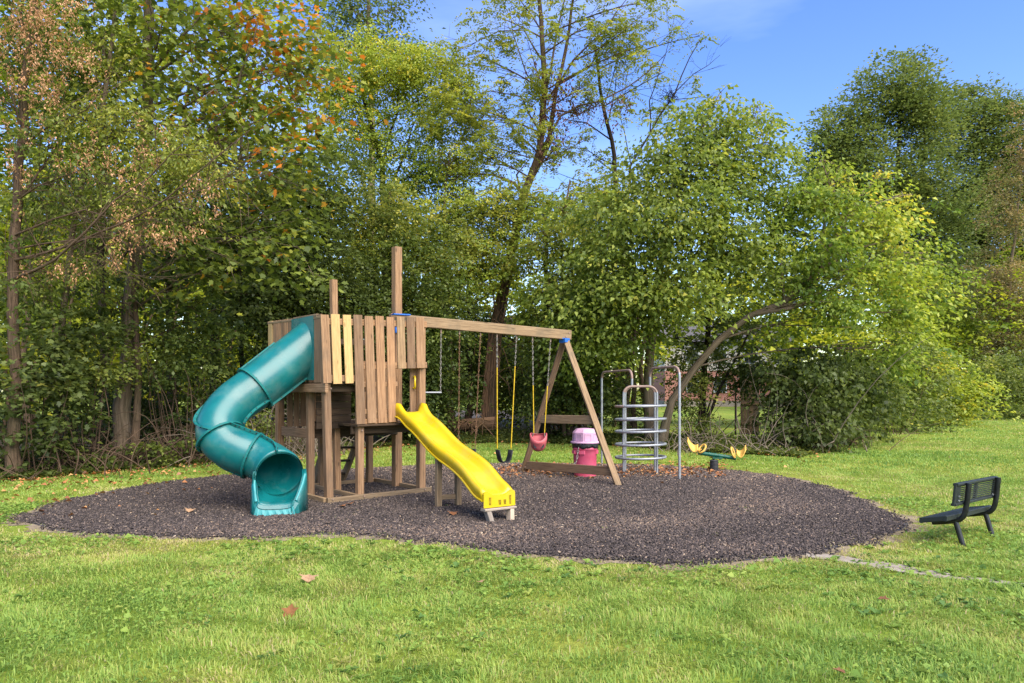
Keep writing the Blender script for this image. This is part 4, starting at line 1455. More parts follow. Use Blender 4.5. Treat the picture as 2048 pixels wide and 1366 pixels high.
def swings():
    # trapeze bar
    p0, p1 = beam_pt(848), beam_pt(882)
    r = thing('trapeze_bar', p0, 'steel trapeze bar hanging beside the fort wall', 'trapeze')
    b1 = at(881, 785, p1[1]); b0 = at(846, 785, p0[1])
    swing_chain(r, p1, b1, ('chain', ), None); swing_chain(r, p0, b0, ('chain', ), None)
    mb = MB(); mb.tube([b0 - (b1 - b0) * .04, b1 + (b1 - b0) * .04], 0.013, 8); mb.build('bar', M['steel'], r)
    # belt swing half hidden behind the slide
    p0, p1 = beam_pt(919), beam_pt(961)
    r = thing('belt_swing', p0, 'belt swing on rusty chains hanging behind the yellow slide', 'swing', 'swings under the beam')
    b0, b1 = at(917, 896, p0[1]), at(950, 898, p1[1] - 0.05)
    swing_chain(r, p0, b0, ('chain_rust', ), None); swing_chain(r, p1, b1, ('chain_rust', ), None)
    belt(b0, b1, 0.13, 0.13, 'seat', M['rubber'], r)
    # belt swing with yellow sleeves
    p0, p1 = beam_pt(994), beam_pt(1033)
    r = thing('belt_swing', p0, 'black belt swing hanging on chains with long yellow sleeves', 'swing', 'swings under the beam')
    b0, b1 = at(994.5, 897, p0[1]), at(1022, 897, p1[1] - 0.05)
    swing_chain(r, p0, b0, ('chain', 'chain_yellow'), 0.29); swing_chain(r, p1, b1, ('chain', 'chain_yellow'), 0.27)
    belt(b0 - UP * 0.02, b1 - UP * 0.02, 0.20, 0.14, 'seat', M['rubber'], r)
    # pink bucket swing
    p0, p1 = beam_pt(1065), beam_pt(1101)
    d = (p0[1] + p1[1]) / 2
    r = thing('bucket_swing', p0, 'faded red toddler bucket swing with leg holes', 'swing', 'swings under the beam')
    b0, b1 = at(1067.5, 866, p0[1]), at(1089, 866, p1[1])
    swing_chain(r, p0, b0, ('chain', 'chain_yellow'), 0.50); swing_chain(r, p1, b1, ('chain', 'chain_yellow'), 0.50)
    c = at(1077, 887, d)
    mb = MB()
    n = 24
    secs = []
    for z, rx, ry in ((0.115, 0.125, 0.12), (0.118, 0.132, 0.127), (0.06, 0.125, 0.12), (0.0, 0.115, 0.11), (-0.06, 0.10, 0.09), (-0.105, 0.06, 0.05), (-0.115, 0.02, 0.02)):
        secs.append([c + V((rx * math.cos(a), ry * math.sin(a), z + (0.05 * math.sin(a) if z > 0.05 else 0) + (0.03 * math.cos(2 * a) if z > 0.1 else 0))) for a in np.linspace(0, 2 * math.pi, n, endpoint=False)])
    mb.loft(secs, closed=True)
    seat = mb.build('seat', M['red_seat'], r)
    s = seat.modifiers.new('thickness', 'SOLIDIFY'); s.thickness = 0.012
    for x in (-.05, .05):
        mb = MB()
        cc = c + V((x, -0.102, -0.015))
        ring_ = [cc + V((0.032 * math.cos(q), 0.0 + 0.012 * abs(math.cos(q)), 0.05 * math.sin(q))) for q in np.linspace(0, 2 * math.pi, 14, endpoint=False)]
        mb.add(ring_, [tuple(range(14))])
        mb.tube(ring_, 0.006, 5, closed=True)
        mb.build('leg_hole', M['rubber'], seat)
    for bb, sx in ((b0, -1), (b1, 1)):
        for sy in (-1, 1):
            mb = MB(); mb.tube([bb, c + V((sx * 0.10, sy * 0.075, 0.115))], 0.006, 5)
            mb.build('strap', M['chain'], r)
swings()

# ------------------------------------------------------------------ bin
def trash_can():
    c = V(((1170 - CX) / F * 11.85, 11.85, 0))
    root = thing('trash_can', c, 'faded pink barrel litter bin with a lilac lid, behind the swing frame', 'trash can')
    mb = MB()
    mb.lathe(c, [(0.172, 0.0), (0.182, 0.008), (0.184, 0.03), (0.190, 0.20), (0.196, 0.40), (0.199, 0.405), (0.201, 0.46), (0.209, 0.465), (0.209, 0.50), (0.195, 0.50)], 32)
    body = mb.build('body', M['pink'], root)
    mb = MB()
    for a in (math.radians(-110), math.radians(-20), math.radians(200)):
        p = c + V((0.204 * math.cos(a), 0.204 * math.sin(a), 0.425))
        mb = MB(); mb.bar(p - UP * 0.03, p + UP * 0.03, 0.10, 0.03, up=(math.cos(a), math.sin(a), 0), ch=0.012)
        mb.build('handle', M['pink'], body)
    mb = MB()
    n = 40; secs = []
    for z, r, amp in ((0.575, 0.212, 0.0), (0.555, 0.214, 0.003), (0.525, 0.2155, 0.004), (0.498, 0.2165, 0.006)):
        secs.append([c + V((r * math.cos(a) * (1 + amp * 2 * math.sin(9 * a + z * 30)), r * math.sin(a) * (1 + amp * 2 * math.sin(9 * a + z * 30)), z + amp * 2.2 * math.sin(5 * a + 1) - 0.012 * math.sin(13 * a))) for a in np.linspace(0, 2 * math.pi, n, endpoint=False)])
    mb.loft(secs, closed=True)
    b_ = mb.build('bag', M['bag'], root)
    s = b_.modifiers.new('thickness', 'SOLIDIFY'); s.thickness = 0.004
    mb = MB()
    mb.lathe(c, [(0.218, 0.565), (0.238, 0.567), (0.240, 0.592), (0.222, 0.60)], 32)
    # panelled hood: ten-sided
    mb.lathe(c, [(0.214, 0.595), (0.210, 0.745), (0.150, 0.805), (0.05, 0.815)], 8, smooth=False, rz=math.radians(22.5 + 8))
    lid = mb.build('lid', M['lilac'], root)
    mb = MB()
    for k in range(8):
        a = math.radians(45 * k + 8)
        r = 0.2115 * math.cos(math.radians(22.5)) + 0.001
        p = c + V((r * math.cos(a), r * math.sin(a), 0.665))
        q = V((-math.sin(a), math.cos(a), 0))
        mb = MB()
        for sx in (-1, 1):
            mb.bar(p + q * 0.052 * sx - UP * .055, p + q * 0.052 * sx + UP * .055, 0.008, 0.010, up=(math.cos(a), math.sin(a), 0), ch=.002)
        for sz in (-1, 1):
            mb.bar(p - q * 0.052 + UP * .055 * sz, p + q * 0.052 + UP * .055 * sz, 0.010, 0.008, ch=.002)
        mb.build('panel_trim', M['lilac'], lid)
    ch = MB()
    a = at(1157, 895, 11.62); b = at(1153, 922, 11.60); e = at(1146, 935, 11.55)
    chain(ch, a, b, 0.011); chain(ch, b, e, 0.011)
    o = ch.build('chain', M['chain'], None)
    props(o, 'short steel chain tying the pink bin to the swing frame', 'chain')
trash_can()

# ------------------------------------------------------------------ climber
def climber():
    C = V(((1281 - CX) / F * 12.3, 12.3, 0))
    root = thing('climbing_frame', C, 'galvanised climbing frame of stacked rings between tall bent poles', 'climbing frame')
    def pole(name, pts, r=0.021, mat='steel', label=None):
        mb = MB(); mb.tube(pts, r, 10); return mb.build(name, M[mat], root, label)
    def arch(x0, x1, d0, d1, zt, name='arch', r=0.021, rc=0.12, z0=-0.02, z1=-0.02):
        a, b = V((x0, d0, zt)), V((x1, d1, zt))
        t = unit(b - a)
        pts = [V((x0, d0, z0)), V((x0, d0, zt - rc))]
        for q in np.linspace(0, math.pi / 2, 6)[1:]:
            pts.append(a + t * (rc * (1 - math.cos(q))) - UP * (rc * (1 - math.sin(q))))
        ptsb = []
        for q in np.linspace(math.pi / 2, 0, 6)[:-1]:
            ptsb.append(b - t * (rc * (1 - math.cos(q))) - UP * (rc * (1 - math.sin(q))))
        return pts + ptsb + [V((x1, d1, zt - rc)), V((x1, d1, z1))]
    X = lambda px, d: (px - CX) / F * d
    zin = EYE + (HOR - 773) / F * 12.3
    d1, d2 = 12.10, 12.48
    for dd, l, r_ in ((d1, 1247, 1314), (d2, 1250.5, 1310)):
        p = arch(X(l, dd), X(r_, dd), dd, dd, zin, rc=0.14)
        o = pole('arch', p)
        mb = MB(); mb.tube(p[2:-2], 0.0218, 10); mb.build('rusted_top', M['steel_rust'], o)
    zo = EYE + (HOR - 740) / F * 12.3
    gl = gnd(1203.5, 928); gr = gnd(1359, 961)
    il = V((X(1264, 12.3), 12.3, 0)); ir = V((X(1300, 12.3), 12.3, 0))
    for g_, i_ in ((gl, il), (gr, ir)):
        p = arch(g_[0], i_[0], g_[1], i_[1], zo + (0.0 if g_ is gl else 0.03), rc=0.15, z1=zin)
        o = pole('outer_pole', p)
        mb = MB(); mb.tube(p[2:-1], 0.0218, 10); mb.build('rusted_top', M['steel_rust'], o)
    for i, y in enumerate((812, 838, 862, 888, 914)):
        z = EYE + (HOR - y) / F * 12.3
        pts = [C + V((0.425 * math.cos(a), 0.425 * math.sin(a), z + 0.01 * math.cos(a + 0.5))) for a in np.linspace(0, 2 * math.pi, 36, endpoint=False)]
        mb = MB(); mb.tube(pts, 0.021, 10, closed=True); o = mb.build('ring', M['steel'], root)
        if i == 0:
            mb = MB(); mb.tube(pts[16:23], 0.0216, 10); mb.build('rust_patch', M['steel_rust'], o)
climber()

# ------------------------------------------------------------------ spring rider with two seats
def spring_rider():
    b = gnd(1428, 943)
    root = thing('spring_rider', b, 'green two seat spring rider with yellow seats on a black spring post', 'spring rider')
    d = b[1]
    mb = MB()
    prof = [(0.075, 0.0)]
    for k in range(8):
        z = 0.012 + k * 0.024
        prof += [(0.066, z), (0.078, z + 0.006), (0.078, z + 0.016), (0.066, z + 0.022)]
    prof += [(0.06, 0.21)]
    mb.lathe(b, prof, 20)
    mb.build('spring', M['spring'], root)
    l, r_ = at(1396, 905.5, d + 0.08), at(1472, 916.5, d - 0.08)
    mb = MB(); mb.tube([l, r_], 0.036, 10)
    m = (l + r_) / 2
    mb.tube([m + V((-.05, 0, -.0)), m + V((-.06, 0, -.07))], 0.02, 6); mb.tube([m + V((.05, 0, -.0)), m + V((.06, 0, -.07))], 0.02, 6)
    mb.box(m - UP * 0.045, 0.17, 0.12, 0.02)
    for f in (.3, .46, .56, .72):
        q = l + (r_ - l) * f
        mb.tube([q - unit(r_ - l) * .008, q + unit(r_ - l) * .008], 0.045, 10)
    mb.build('beam', M['green_metal'], root)
    ax = unit(r_ - l)
    for sgn, e in ((-1, l), (1, r_)):
        # scooped seat beyond the beam end, handle plate inwards
        c = e + ax * sgn * 0.045 + UP * 0.045
        secs = []
        out = ax * sgn
        sdv = unit(np.cross(UP, ax))
        if sdv[1] < 0: sdv = -sdv
        sdv = unit(sdv * 0.75 + UP * 0.62)      # seats weathered askew, tipped towards the lawn
        for k in range(9):
            f = k / 8
            w = 0.078 * math.sin(math.pi * min(1, 0.18 + f * 0.66)) + 0.012
            p = c + out * (f * 0.17 - 0.04) + UP * (0.16 * (f - 0.35) ** 2 * 2.2)
            secs.append([p + sdv * w * x + UP * (0.03 * x * x) for x in np.linspace(-1, 1, 7)])
        mb = MB(); mb.loft(secs)
        s_ = mb.build('seat', M['seat_yellow'], root)
        so = s_.modifiers.new('thickness', 'SOLIDIFY'); so.thickness = 0.018
        h = e - ax * sgn * 0.02 + UP * 0.04
        up2 = unit(UP - out * (0.55 if sgn > 0 else 1.2))
        pts = [h + sdv * (0.085 * math.cos(q)) + up2 * (0.065 + 0.075 * math.sin(q)) for q in np.linspace(0, 2 * math.pi, 14, endpoint=False)]
        mb = MB(); mb.tube(pts, 0.017, 7, closed=True)
        mb.bar(h, h + up2 * 0.05, 0.10, 0.02, up=out)
        mb.build('handle', M['seat_yellow'], root)
spring_rider()

# ------------------------------------------------------------------ bench
def bench():
    O = V((4.205, 6.62, 0))
    w = unit((0.80, 0.60, 0)); f = unit((-0.60, 0.80, 0))
    P = lambda a, ff, z: O + w * a + f * ff + UP * z
    root = thing('bench', O, 'black metal park bench with slatted back standing on the lawn', 'bench')
    Lb = 0.70
    for a in (0.0, Lb):
        mb = MB()
        mb.tube([P(a, 0.27, 0.178), P(a, 0.18, 0.195), P(a, 0.08, 0.22), P(a, 0.03, 0.24), P(a, 0.0, 0.275), P(a, -0.015, 0.32), P(a, -0.03, 0.42), P(a, -0.045, 0.585)], 0.024, 12)
        fr = mb.build('frame', M['bench_paint'], root)
        mb = MB(); mb.tube([P(a, 0.07, 0.225), P(a, 0.0, -0.02)], 0.024, 10)
        mb.build('leg', M['bench_paint'], root)
        mb = MB(); mb.tube([P(a, -0.0452, 0.584), P(a, -0.0455, 0.588)], 0.0235, 10); mb.build('cap', M['bench_seat'], fr)
    # seat: rimmed slab with long slots
    mb = MB()
    a0, a1 = -0.235, 0.80
    mb.bar(P(a0, 0.065, 0.268), P(a1, 0.065, 0.268), 0.03, 0.05)
    mb.bar(P(a0, 0.275, 0.222), P(a1, 0.275, 0.222), 0.03, 0.05)
    for a in (a0 + .017, a1 - .017):
        mb.bar(P(a, 0.08, 0.265), P(a, 0.262, 0.225), 0.03, 0.048)
    for k in range(8):
        q = 0.092 + k * 0.0235
        z = 0.278 - (q - 0.065) * 0.22
        mb.bar(P(a0 + .03, q, z), P(a1 - .03, q, z), 0.016, 0.016)
    mb.build('seat', M['bench_seat'], root)
    # backrest
    mb = MB()
    b0, b1 = -0.175, 0.755
    def B(a, z, o=0.0): return P(a, 0.022 - (z - 0.37) * 0.10 + o, z)
    for z in (0.395, 0.582):
        mb.bar(B(b0, z), B(b1, z), 0.045, 0.025)
    for a in (b0 + .012, b1 - .012, 0.30):
        mb.bar(B(a, 0.39), B(a, 0.585), 0.025, 0.04, up=w)
    for a in (b0 + .06,):
        mb.bar(B(a, 0.39), B(a, 0.585), 0.10, 0.012, up=f)
    for k in range(9):
        z = 0.413 + k * 0.0185
        mb.bar(B(b0 + .02, z), B(b1 - .02, z), 0.016, 0.010)
    bk = mb.build('backrest', M['bench_seat'], root)
    for a, z in ((b0 + .05, .47), (b0 + .05, .43), (0.03, .41), (Lb - .03, .42)):
        mb = MB(); q = B(a, z, -0.02); mb.tube([q, q - f * 0.01], 0.008, 8)
        mb.build('bolt', M['steel'], bk)
bench()
# ------------------------------------------------------------------ house, wooden fence panel, log
def mat_brick():
    m, nt, b = newmat('red_brick')
    tc = N(nt, 'ShaderNodeTexCoord').outputs['Object']
    mp = N(nt, 'ShaderNodeMapping'); mp.inputs['Rotation'].default_value = (math.radians(90), 0, 0)
    nt.links.new(tc, mp.inputs['Vector'])
    br = N(nt, 'ShaderNodeTexBrick')
    br.inputs['Scale'].default_value = 4.0
    br.inputs['Color1'].default_value = (0.30, 0.085, 0.05, 1); br.inputs['Color2'].default_value = (0.40, 0.14, 0.09, 1); br.inputs['Mortar'].default_value = (0.4, 0.35, 0.3, 1)
    nt.links.new(mp.outputs[0], br.inputs['Vector'])
    nt.links.new(br.outputs['Color'], b.inputs['Base Color'])
    b.inputs['Roughness'].default_value = 0.9
    return m

def house():
    d = 62.0
    x0, x1 = (1330 - CX) / F * d, (1600 - CX) / F * d
    root = thing('brick_house', (x0, d, 0), 'red brick house with pale siding glimpsed through the trees', 'house')
    mb = MB()
    mb.box(((x0 + x1) / 2, d + 4, 1.55), x1 - x0, 8, 3.1)
    wl = mb.build('wall', mat_brick(), root)
    mb = MB(); mb.box(((x0 + x1) / 2, d + 4, 0.15), x1 - x0 + 0.1, 8.1, 0.7); mb.build('foundation', mat_concrete(), wl)
    mb = MB()
    for k in range(12):
        mb.box(((x0 + x1) / 2, d + 4, 3.22 + k * 0.2), x1 - x0 + 0.06, 8.06, 0.19, ch=0.02)
    mb.build('siding', mat_plain('pale_siding', (0.55, 0.49, 0.42), 0.7, 0.3, var=0.05), root)
    mb = MB()
    zc = 5.65
    mb.add([(x0 - .5, d - .5, zc), (x1 + .5, d - .5, zc), (x1 + .5, d + 4, zc + 2.2), (x0 - .5, d + 4, zc + 2.2), (x0 - .5, d + 8.5, zc), (x1 + .5, d + 8.5, zc)], [(0, 1, 2, 3), (3, 2, 5, 4), (0, 3, 4), (1, 5, 2)])
    mb.build('roof', mat_plain('grey_shingles', (0.12, 0.11, 0.105), 0.9, 0.2, var=0.25, vscale=5), root)
    for px in (1385, 1440, 1500, 1560):
        x = (px - CX) / F * d
        for z in (1.9, 4.4):
            mb = MB(); mb.box((x, d - 0.03, z), 1.15, 0.1, 1.35); wn = mb.build('window', mat_plain('white_frame', (0.6, 0.6, 0.58), 0.5, 0.4, var=0.05), root)
            mb = MB(); mb.box((x, d - 0.085, z), 0.98, 0.03, 1.18); mb.build('pane', mat_plain('dark_glass', (0.03, 0.035, 0.04), 0.1, 0.6, var=0.1), wn)
house()

def fence_panel():
    d = 23.3
    root = thing('wooden_fence', (V(((1496 - CX) / F * d, d, 0))), 'short dark wooden fence panel overgrown by ivy, beside the lawn gap', 'fence')
    mb = MB()
    for k in range(6):
        a = (1484 + k * 6.2 - CX) / F * d
        mb.bar((a, d, 0.0), (a, d, 1.95 - 0.02 * (k % 2)), 0.096, 0.02, up=(0, 1, 0))
    mb.build('boards', M['wood_dark'], root)
    mb = MB()
    for z in (0.35, 1.0, 1.7):
        mb.bar(((1482 - CX) / F * d, d - 0.03, z), ((1522 - CX) / F * d, d - 0.03, z), 0.035, 0.07)
    mb.build('rail', M['wood_dark'], root)
    x = (1471 - CX) / F * 23.0
    o = thing('fence_post', (x, 23.0, 0), 'thin dark metal fence post standing alone left of the wooden fence panel', 'post')
    mb = MB(); mb.tube([(x, 23.0, 0), (x, 23.0, 1.7)], 0.03, 8); mb.build('shaft', M['bark_dark'], o)
    mb = MB(); mb.lathe((x, 23.0, 1.7), [(0.036, 0), (0.036, 0.03), (0.01, 0.05)], 8); mb.build('cap', M['bark_dark'], o)
fence_panel()

def log():
    d = 20.3
    a, b = at(876, 853, d + .4), at(992, 845, d)
    root = thing('fallen_log', (a[0], a[1], 0), 'fallen log wrapped in peeling vines at the foot of the shaggy trunk', 'log')
    r = np.random.default_rng(5)
    mb = MB()
    pts = wiggle([a - (b - a) * .5, a, (a + b) / 2, b], 0.02, r)
    mb.tube(pts, [0.17] * len(pts), 10, wob=0.12)
    mb.build('trunk', M['bark_shaggy'], root)
    mb = MB()
    for _ in range(60):
        f = r.uniform(-0.4, 1)
        c = a + (b - a) * f
        e = c + V((r.normal(0, 0.35), r.normal(-0.15, 0.1), r.normal(-0.25, 0.2)))
        m_ = (c + e) / 2 + V((0, -0.2, 0.15))
        e[2] = max(e[2], 0.03)
        mb.tube(bez(c + V((0, -.12, .1)), m_, e, 6), [0.012] * 6, 5, cap=False)
    mb.build('vines', M['bark_shaggy'], root)
log()

# ------------------------------------------------------------------ trees, left woods
B_ = blob
tree('tree', 'box elder with bare limbs, hung with dry tan seed clusters', gnd(30, 962), path_px([(30, 962, 11.6), (28, 700, 11.7), (34, 400, 11.8), (50, 180, 11.9), (80, -60, 12), (90, -300, 12)]),
     [B_(40, 60, 12, 120, 130, 1.2, 1.1, 0.4), B_(110, 330, 12, 130, 110, 1.0, 0.8, .45), B_(30, 560, 12, 90, 120, 0.9, .9, .35), B_(60, -180, 12, 160, 150, 1.3, 1.3)],
     M['lf_mid'], M['bark_brown'], L=0.10, W=0.05, r0=0.10, r1=0.045, tilt=0.8, droop=0.6, twigs=4,
     twig_r=.008, sub=20,
     limbs=[(path_px([(30, 520, 11.7), (200, 470, 11.4), (330, 400, 11.1), (420, 330, 11.0), (500, 260, 11)]), 0.025, 0.0072),
            (path_px([(20, 560, 11.7), (110, 520, 11.3), (230, 400, 11.2), (350, 300, 11.1)]), 0.028, 0.0072),
            (path_px([(30, 470, 11.7), (170, 412, 11.5), (280, 470, 11.3), (390, 480, 11.1)]), 0.019, 0.0048),
            (path_px([(20, 500, 11.7), (150, 480, 11.5), (290, 445, 11.3)]), 0.019, 0.0048),
            (path_px([(330, 400, 11.1), (400, 375, 11.0), (480, 360, 11.0)]), 0.011, 0.0036),
            (path_px([(200, 470, 11.4), (240, 540, 11.3), (310, 560, 11.2)]), 0.010, 0.0030),
            (path_px([(34, 400, 11.7), (70, 370, 11.6), (160, 340, 11.5)]), 0.019, 0.0060),
            (path_px([(34, 300, 11.8), (90, 260, 11.6), (170, 210, 11.5), (220, 150, 11.4)]), 0.019, 0.0048),
            (path_px([(40, 250, 11.8), (20, 190, 11.6), (-30, 140, 11.5)]), 0.019, 0.0060)])
def seeds():
    """hanging clusters of winged seeds on the box elder"""
    r = np.random.default_rng(77)
    root = [o for o in bpy.data.objects if o.get('label', '').startswith('box elder')][0]
    P, T = [], []
    spots = [(60, 30, 70, 60, 60), (110, 110, 60, 50, 45), (30, 120, 50, 90, 35), (90, 190, 50, 40, 25), (180, 120, 25, 20, 10), (150, 300, 60, 40, 16), (250, 440, 40, 40, 18), (330, 470, 60, 20, 22), (400, 380, 40, 60, 16),
             (240, 330, 70, 40, 14), (120, 520, 90, 20, 14), (20, 330, 40, 90, 16), (290, 300, 40, 40, 8), (100, 20, 70, 60, 30), (230, 520, 50, 30, 9)]
    for px, py, sx, sy, n in spots:
        for _ in range(n):
            c = at(px + r.normal(0, sx * .6), py + r.normal(0, sy * .6), r.uniform(10.9, 11.8))
            k = 16
            off = r.normal(0, 1, (k, 3)) * np.array([0.035, 0.035, 0.07]); off[:, 2] -= 0.05
            P.append(c + off); T.append(np.clip(r.normal(0.45, 0.2) + r.normal(0, 0.12, k), 0, 1))
    P = np.concatenate(P); T = np.concatenate(T); n = len(P)
    co = leaf_quads(P, np.full(n, 0.05) * r.uniform(.7, 1.3, n), np.full(n, 0.02), r, tilt=1.0, droop=1.3)
    big_mesh('seed_clusters', co, 4, M['lf_seed'], root, T)
seeds()

tree('tree', 'tall sycamore with broad lobed leaves turning orange at the top', gnd(240, 935), path_px([(240, 935, 13.6), (250, 760, 13.7), (265, 560, 13.8), (285, 330, 13.9), (300, 100, 14), (300, -250, 14.2)]),
     [B_(170, 150, 13.2, 150, 130, 1.3, 1.5, .38), B_(330, 60, 13.2, 160, 130, 1.3, 1.6, .48), B_(520, 60, 13.4, 140, 120, 1.3, 1.6, .64, .26), B_(610, 160, 13.8, 80, 120, 1.1, 1.6, .66, .26), B_(430, 210, 13.0, 150, 110, 1.3, 1.5, .46, .2),
      B_(580, 330, 13.4, 100, 120, 1.1, 1.7, .5, .24), B_(560, 480, 13.4, 100, 110, 1.1, 1.9, .38), B_(420, 470, 13.2, 110, 90, 1.1, 1.5, .34), B_(300, -150, 13.6, 330, 160, 1.8, 1.4, .55, .2), B_(400, 560, 13.4, 60, 50, .8, 1.2, .45)],
     M['lf_syc'], M['bark_grey'], L=0.135, W=0.13, r0=0.17, r1=0.07, style='lobed', per=12, cl=0.36, twigs=4, sub=8,
     limbs=[(path_px([(290, 300, 13.9), (380, 250, 13.4), (480, 200, 13.1), (560, 150, 13)]), 0.035, 0.01), (path_px([(280, 420, 13.8), (380, 300, 13.4), (470, 200, 13), (520, 30, 13)]), 0.04, 0.012),
            (path_px([(290, 330, 13.9), (420, 290, 13.2), (520, 240, 12.9), (600, 190, 12.9)]), 0.03, 0.008), (path_px([(297, 150, 14), (350, 90, 13.6), (420, 10, 13.4)]), 0.04, 0.012)])

tree('tree', 'pale barked tree with fine narrow olive leaves in front of the sycamore', gnd(120, 945), path_px([(120, 945, 12.9), (118, 760, 12.9), (130, 560, 12.8), (160, 380, 12.7), (210, 200, 12.6), (230, 20, 12.6)]),
     [B_(150, 230, 12.4, 100, 80, 1.0, 1.5, .5), B_(270, 270, 12.3, 110, 70, 1.0, 1.7, .5), B_(380, 330, 12.2, 100, 60, 1.0, 1.6, .55), B_(230, 390, 12.3, 110, 70, 1.0, 1.5, .4), B_(350, 430, 12.2, 90, 50, 1.0, 1.1, .45), B_(100, 400, 12.6, 80, 70, 1.0, 1.4, .4), B_(200, 100, 12.6, 90, 80, 1.0, 1.3, .5), B_(60, 560, 12.6, 80, 60, .9, 1.4, .35), B_(180, 540, 12.6, 90, 50, .9, 1.2, .4)],
     M['lf_loc'], M['bark_grey'], r0=.07, r1=.03, L=0.085, W=0.036, per=26, cl=.34, tilt=.8, droop=.75, twigs=5, twig_r=.007)
tree('tree', 'slim reddish trunk leaning beside the sycamore, thin leafy crown', gnd(265, 932), path_px([(265, 932, 13.4), (275, 800, 13.5), (272, 640, 13.6), (262, 520, 13.7), (262, 380, 13.9)]),
     [B_(330, 560, 13.7, 110, 70, .9, 1.2, .4), B_(200, 600, 13.7, 80, 60, .8, 1.2, .4), B_(430, 640, 14.2, 80, 70, .8, 1.0, .4)], M['lf_mid'], M['bark_brown'], r0=0.075, r1=0.03, L=.12, W=.09)
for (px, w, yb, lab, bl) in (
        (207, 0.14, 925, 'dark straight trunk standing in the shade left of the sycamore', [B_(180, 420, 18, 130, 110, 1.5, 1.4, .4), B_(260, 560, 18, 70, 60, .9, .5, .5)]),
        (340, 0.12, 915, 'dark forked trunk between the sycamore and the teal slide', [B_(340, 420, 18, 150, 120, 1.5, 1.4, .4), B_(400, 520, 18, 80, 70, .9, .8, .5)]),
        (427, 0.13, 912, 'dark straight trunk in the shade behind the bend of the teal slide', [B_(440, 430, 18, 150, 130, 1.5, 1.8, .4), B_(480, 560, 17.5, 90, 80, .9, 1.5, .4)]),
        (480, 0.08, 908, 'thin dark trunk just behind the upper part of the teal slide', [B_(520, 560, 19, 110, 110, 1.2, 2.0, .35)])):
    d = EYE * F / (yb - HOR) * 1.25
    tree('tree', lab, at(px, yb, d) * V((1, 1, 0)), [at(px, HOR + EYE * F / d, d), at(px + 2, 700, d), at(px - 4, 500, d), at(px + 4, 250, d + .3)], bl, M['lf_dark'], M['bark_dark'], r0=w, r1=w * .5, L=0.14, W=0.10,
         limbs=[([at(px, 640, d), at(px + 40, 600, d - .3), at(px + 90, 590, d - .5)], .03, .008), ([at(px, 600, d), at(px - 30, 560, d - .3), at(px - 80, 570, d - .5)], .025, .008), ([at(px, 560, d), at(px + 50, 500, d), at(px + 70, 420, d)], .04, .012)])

# dense trees behind the fort
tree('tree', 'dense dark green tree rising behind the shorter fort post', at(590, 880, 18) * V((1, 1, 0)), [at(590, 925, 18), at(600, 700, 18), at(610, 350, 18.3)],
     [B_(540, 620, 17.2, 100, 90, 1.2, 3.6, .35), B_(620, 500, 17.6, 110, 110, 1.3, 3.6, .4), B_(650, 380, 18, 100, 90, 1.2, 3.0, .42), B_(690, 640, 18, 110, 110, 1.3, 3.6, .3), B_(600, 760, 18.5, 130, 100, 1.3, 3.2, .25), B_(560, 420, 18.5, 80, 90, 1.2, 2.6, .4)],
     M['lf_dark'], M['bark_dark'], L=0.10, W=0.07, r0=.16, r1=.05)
tree('tree', 'dense ivy clad tree directly behind the tallest fort post', at(790, 880, 20) * V((1, 1, 0)), [at(790, 880, 20), at(785, 600, 20), at(780, 380, 20)],
     [B_(790, 560, 19, 110, 120, 1.4, 3.6, .32), B_(850, 660, 18.8, 95, 110, 1.4, 3.6, .25), B_(760, 440, 19.6, 100, 80, 1.3, 2.8, .72), B_(770, 740, 19, 140, 110, 1.4, 3.4, .14), B_(860, 780, 19.2, 85, 80, 1.2, 3.4, .12), B_(890, 490, 20, 90, 90, 1.2, 2.8, .75)],
     M['lf_mid'], M['bark_dark'], L=0.10, W=0.07, r0=.16, r1=.05)
tree('tree', 'dense dark tree behind the swing beam and chains', at(1090, 868, 20.5) * V((1, 1, 0)), [at(1090, 880, 20.5), at(1095, 640, 20.5), at(1090, 430, 20.5)],
     [B_(1130, 640, 19.4, 90, 110, 1.4, 3.4, .4), B_(1150, 720, 19.2, 110, 110, 1.3, 3.2, .34), B_(1030, 760, 23.5, 90, 80, 1.2, 2.8, .25), B_(1130, 500, 19.8, 90, 80, 1.2, 2.2, .68), B_(1010, 480, 20.6, 80, 110, 1.1, 2.4, .8), B_(1190, 600, 19.5, 70, 90, 1.1, 2.6, .45), B_(950, 680, 23.5, 70, 100, 1.1, 3.0, .35)],
     M['lf_mid'], M['bark_dark'], L=0.105, W=0.068, r0=.14, r1=.05)

# yellow-green locust
tree('tree', 'feathery yellow green tree above the fort with a dark forked trunk', at(770, 868, 22) * V((1, 1, 0)), path_px([(772, 870, 22), (772, 620, 22), (766, 420, 22), (764, 330, 22), (722, 180, 22)]),
     [B_(740, 150, 22, 90, 70, 1.4, 3.2, .55), B_(830, 140, 22, 100, 65, 1.4, 3.2, .6), B_(890, 200, 21.6, 80, 80, 1.3, 2.4, .55), B_(720, 260, 22, 70, 80, 1.2, 2.6, .5), B_(820, 300, 22, 110, 80, 1.4, 1.8, .4), B_(880, 350, 22, 90, 60, 1.2, 1.8, .4), B_(790, 390, 22, 90, 60, 1.2, 2.0, .35), B_(660, 190, 22, 60, 70, 1.2, 2.2, .5)],
     M['lf_yel'], M['bark_dark'], r0=.17, r1=.06, L=0.10, W=0.055, tilt=0.7, droop=0.5, twigs=4,
     limbs=[(path_px([(766, 420, 22), (800, 330, 22), (840, 220, 22)]), .05, .015), (path_px([(764, 330, 22), (790, 230, 22), (800, 140, 22)]), .05, .015), (path_px([(768, 480, 22), (730, 380, 22), (700, 300, 22)]), .04, .012)])
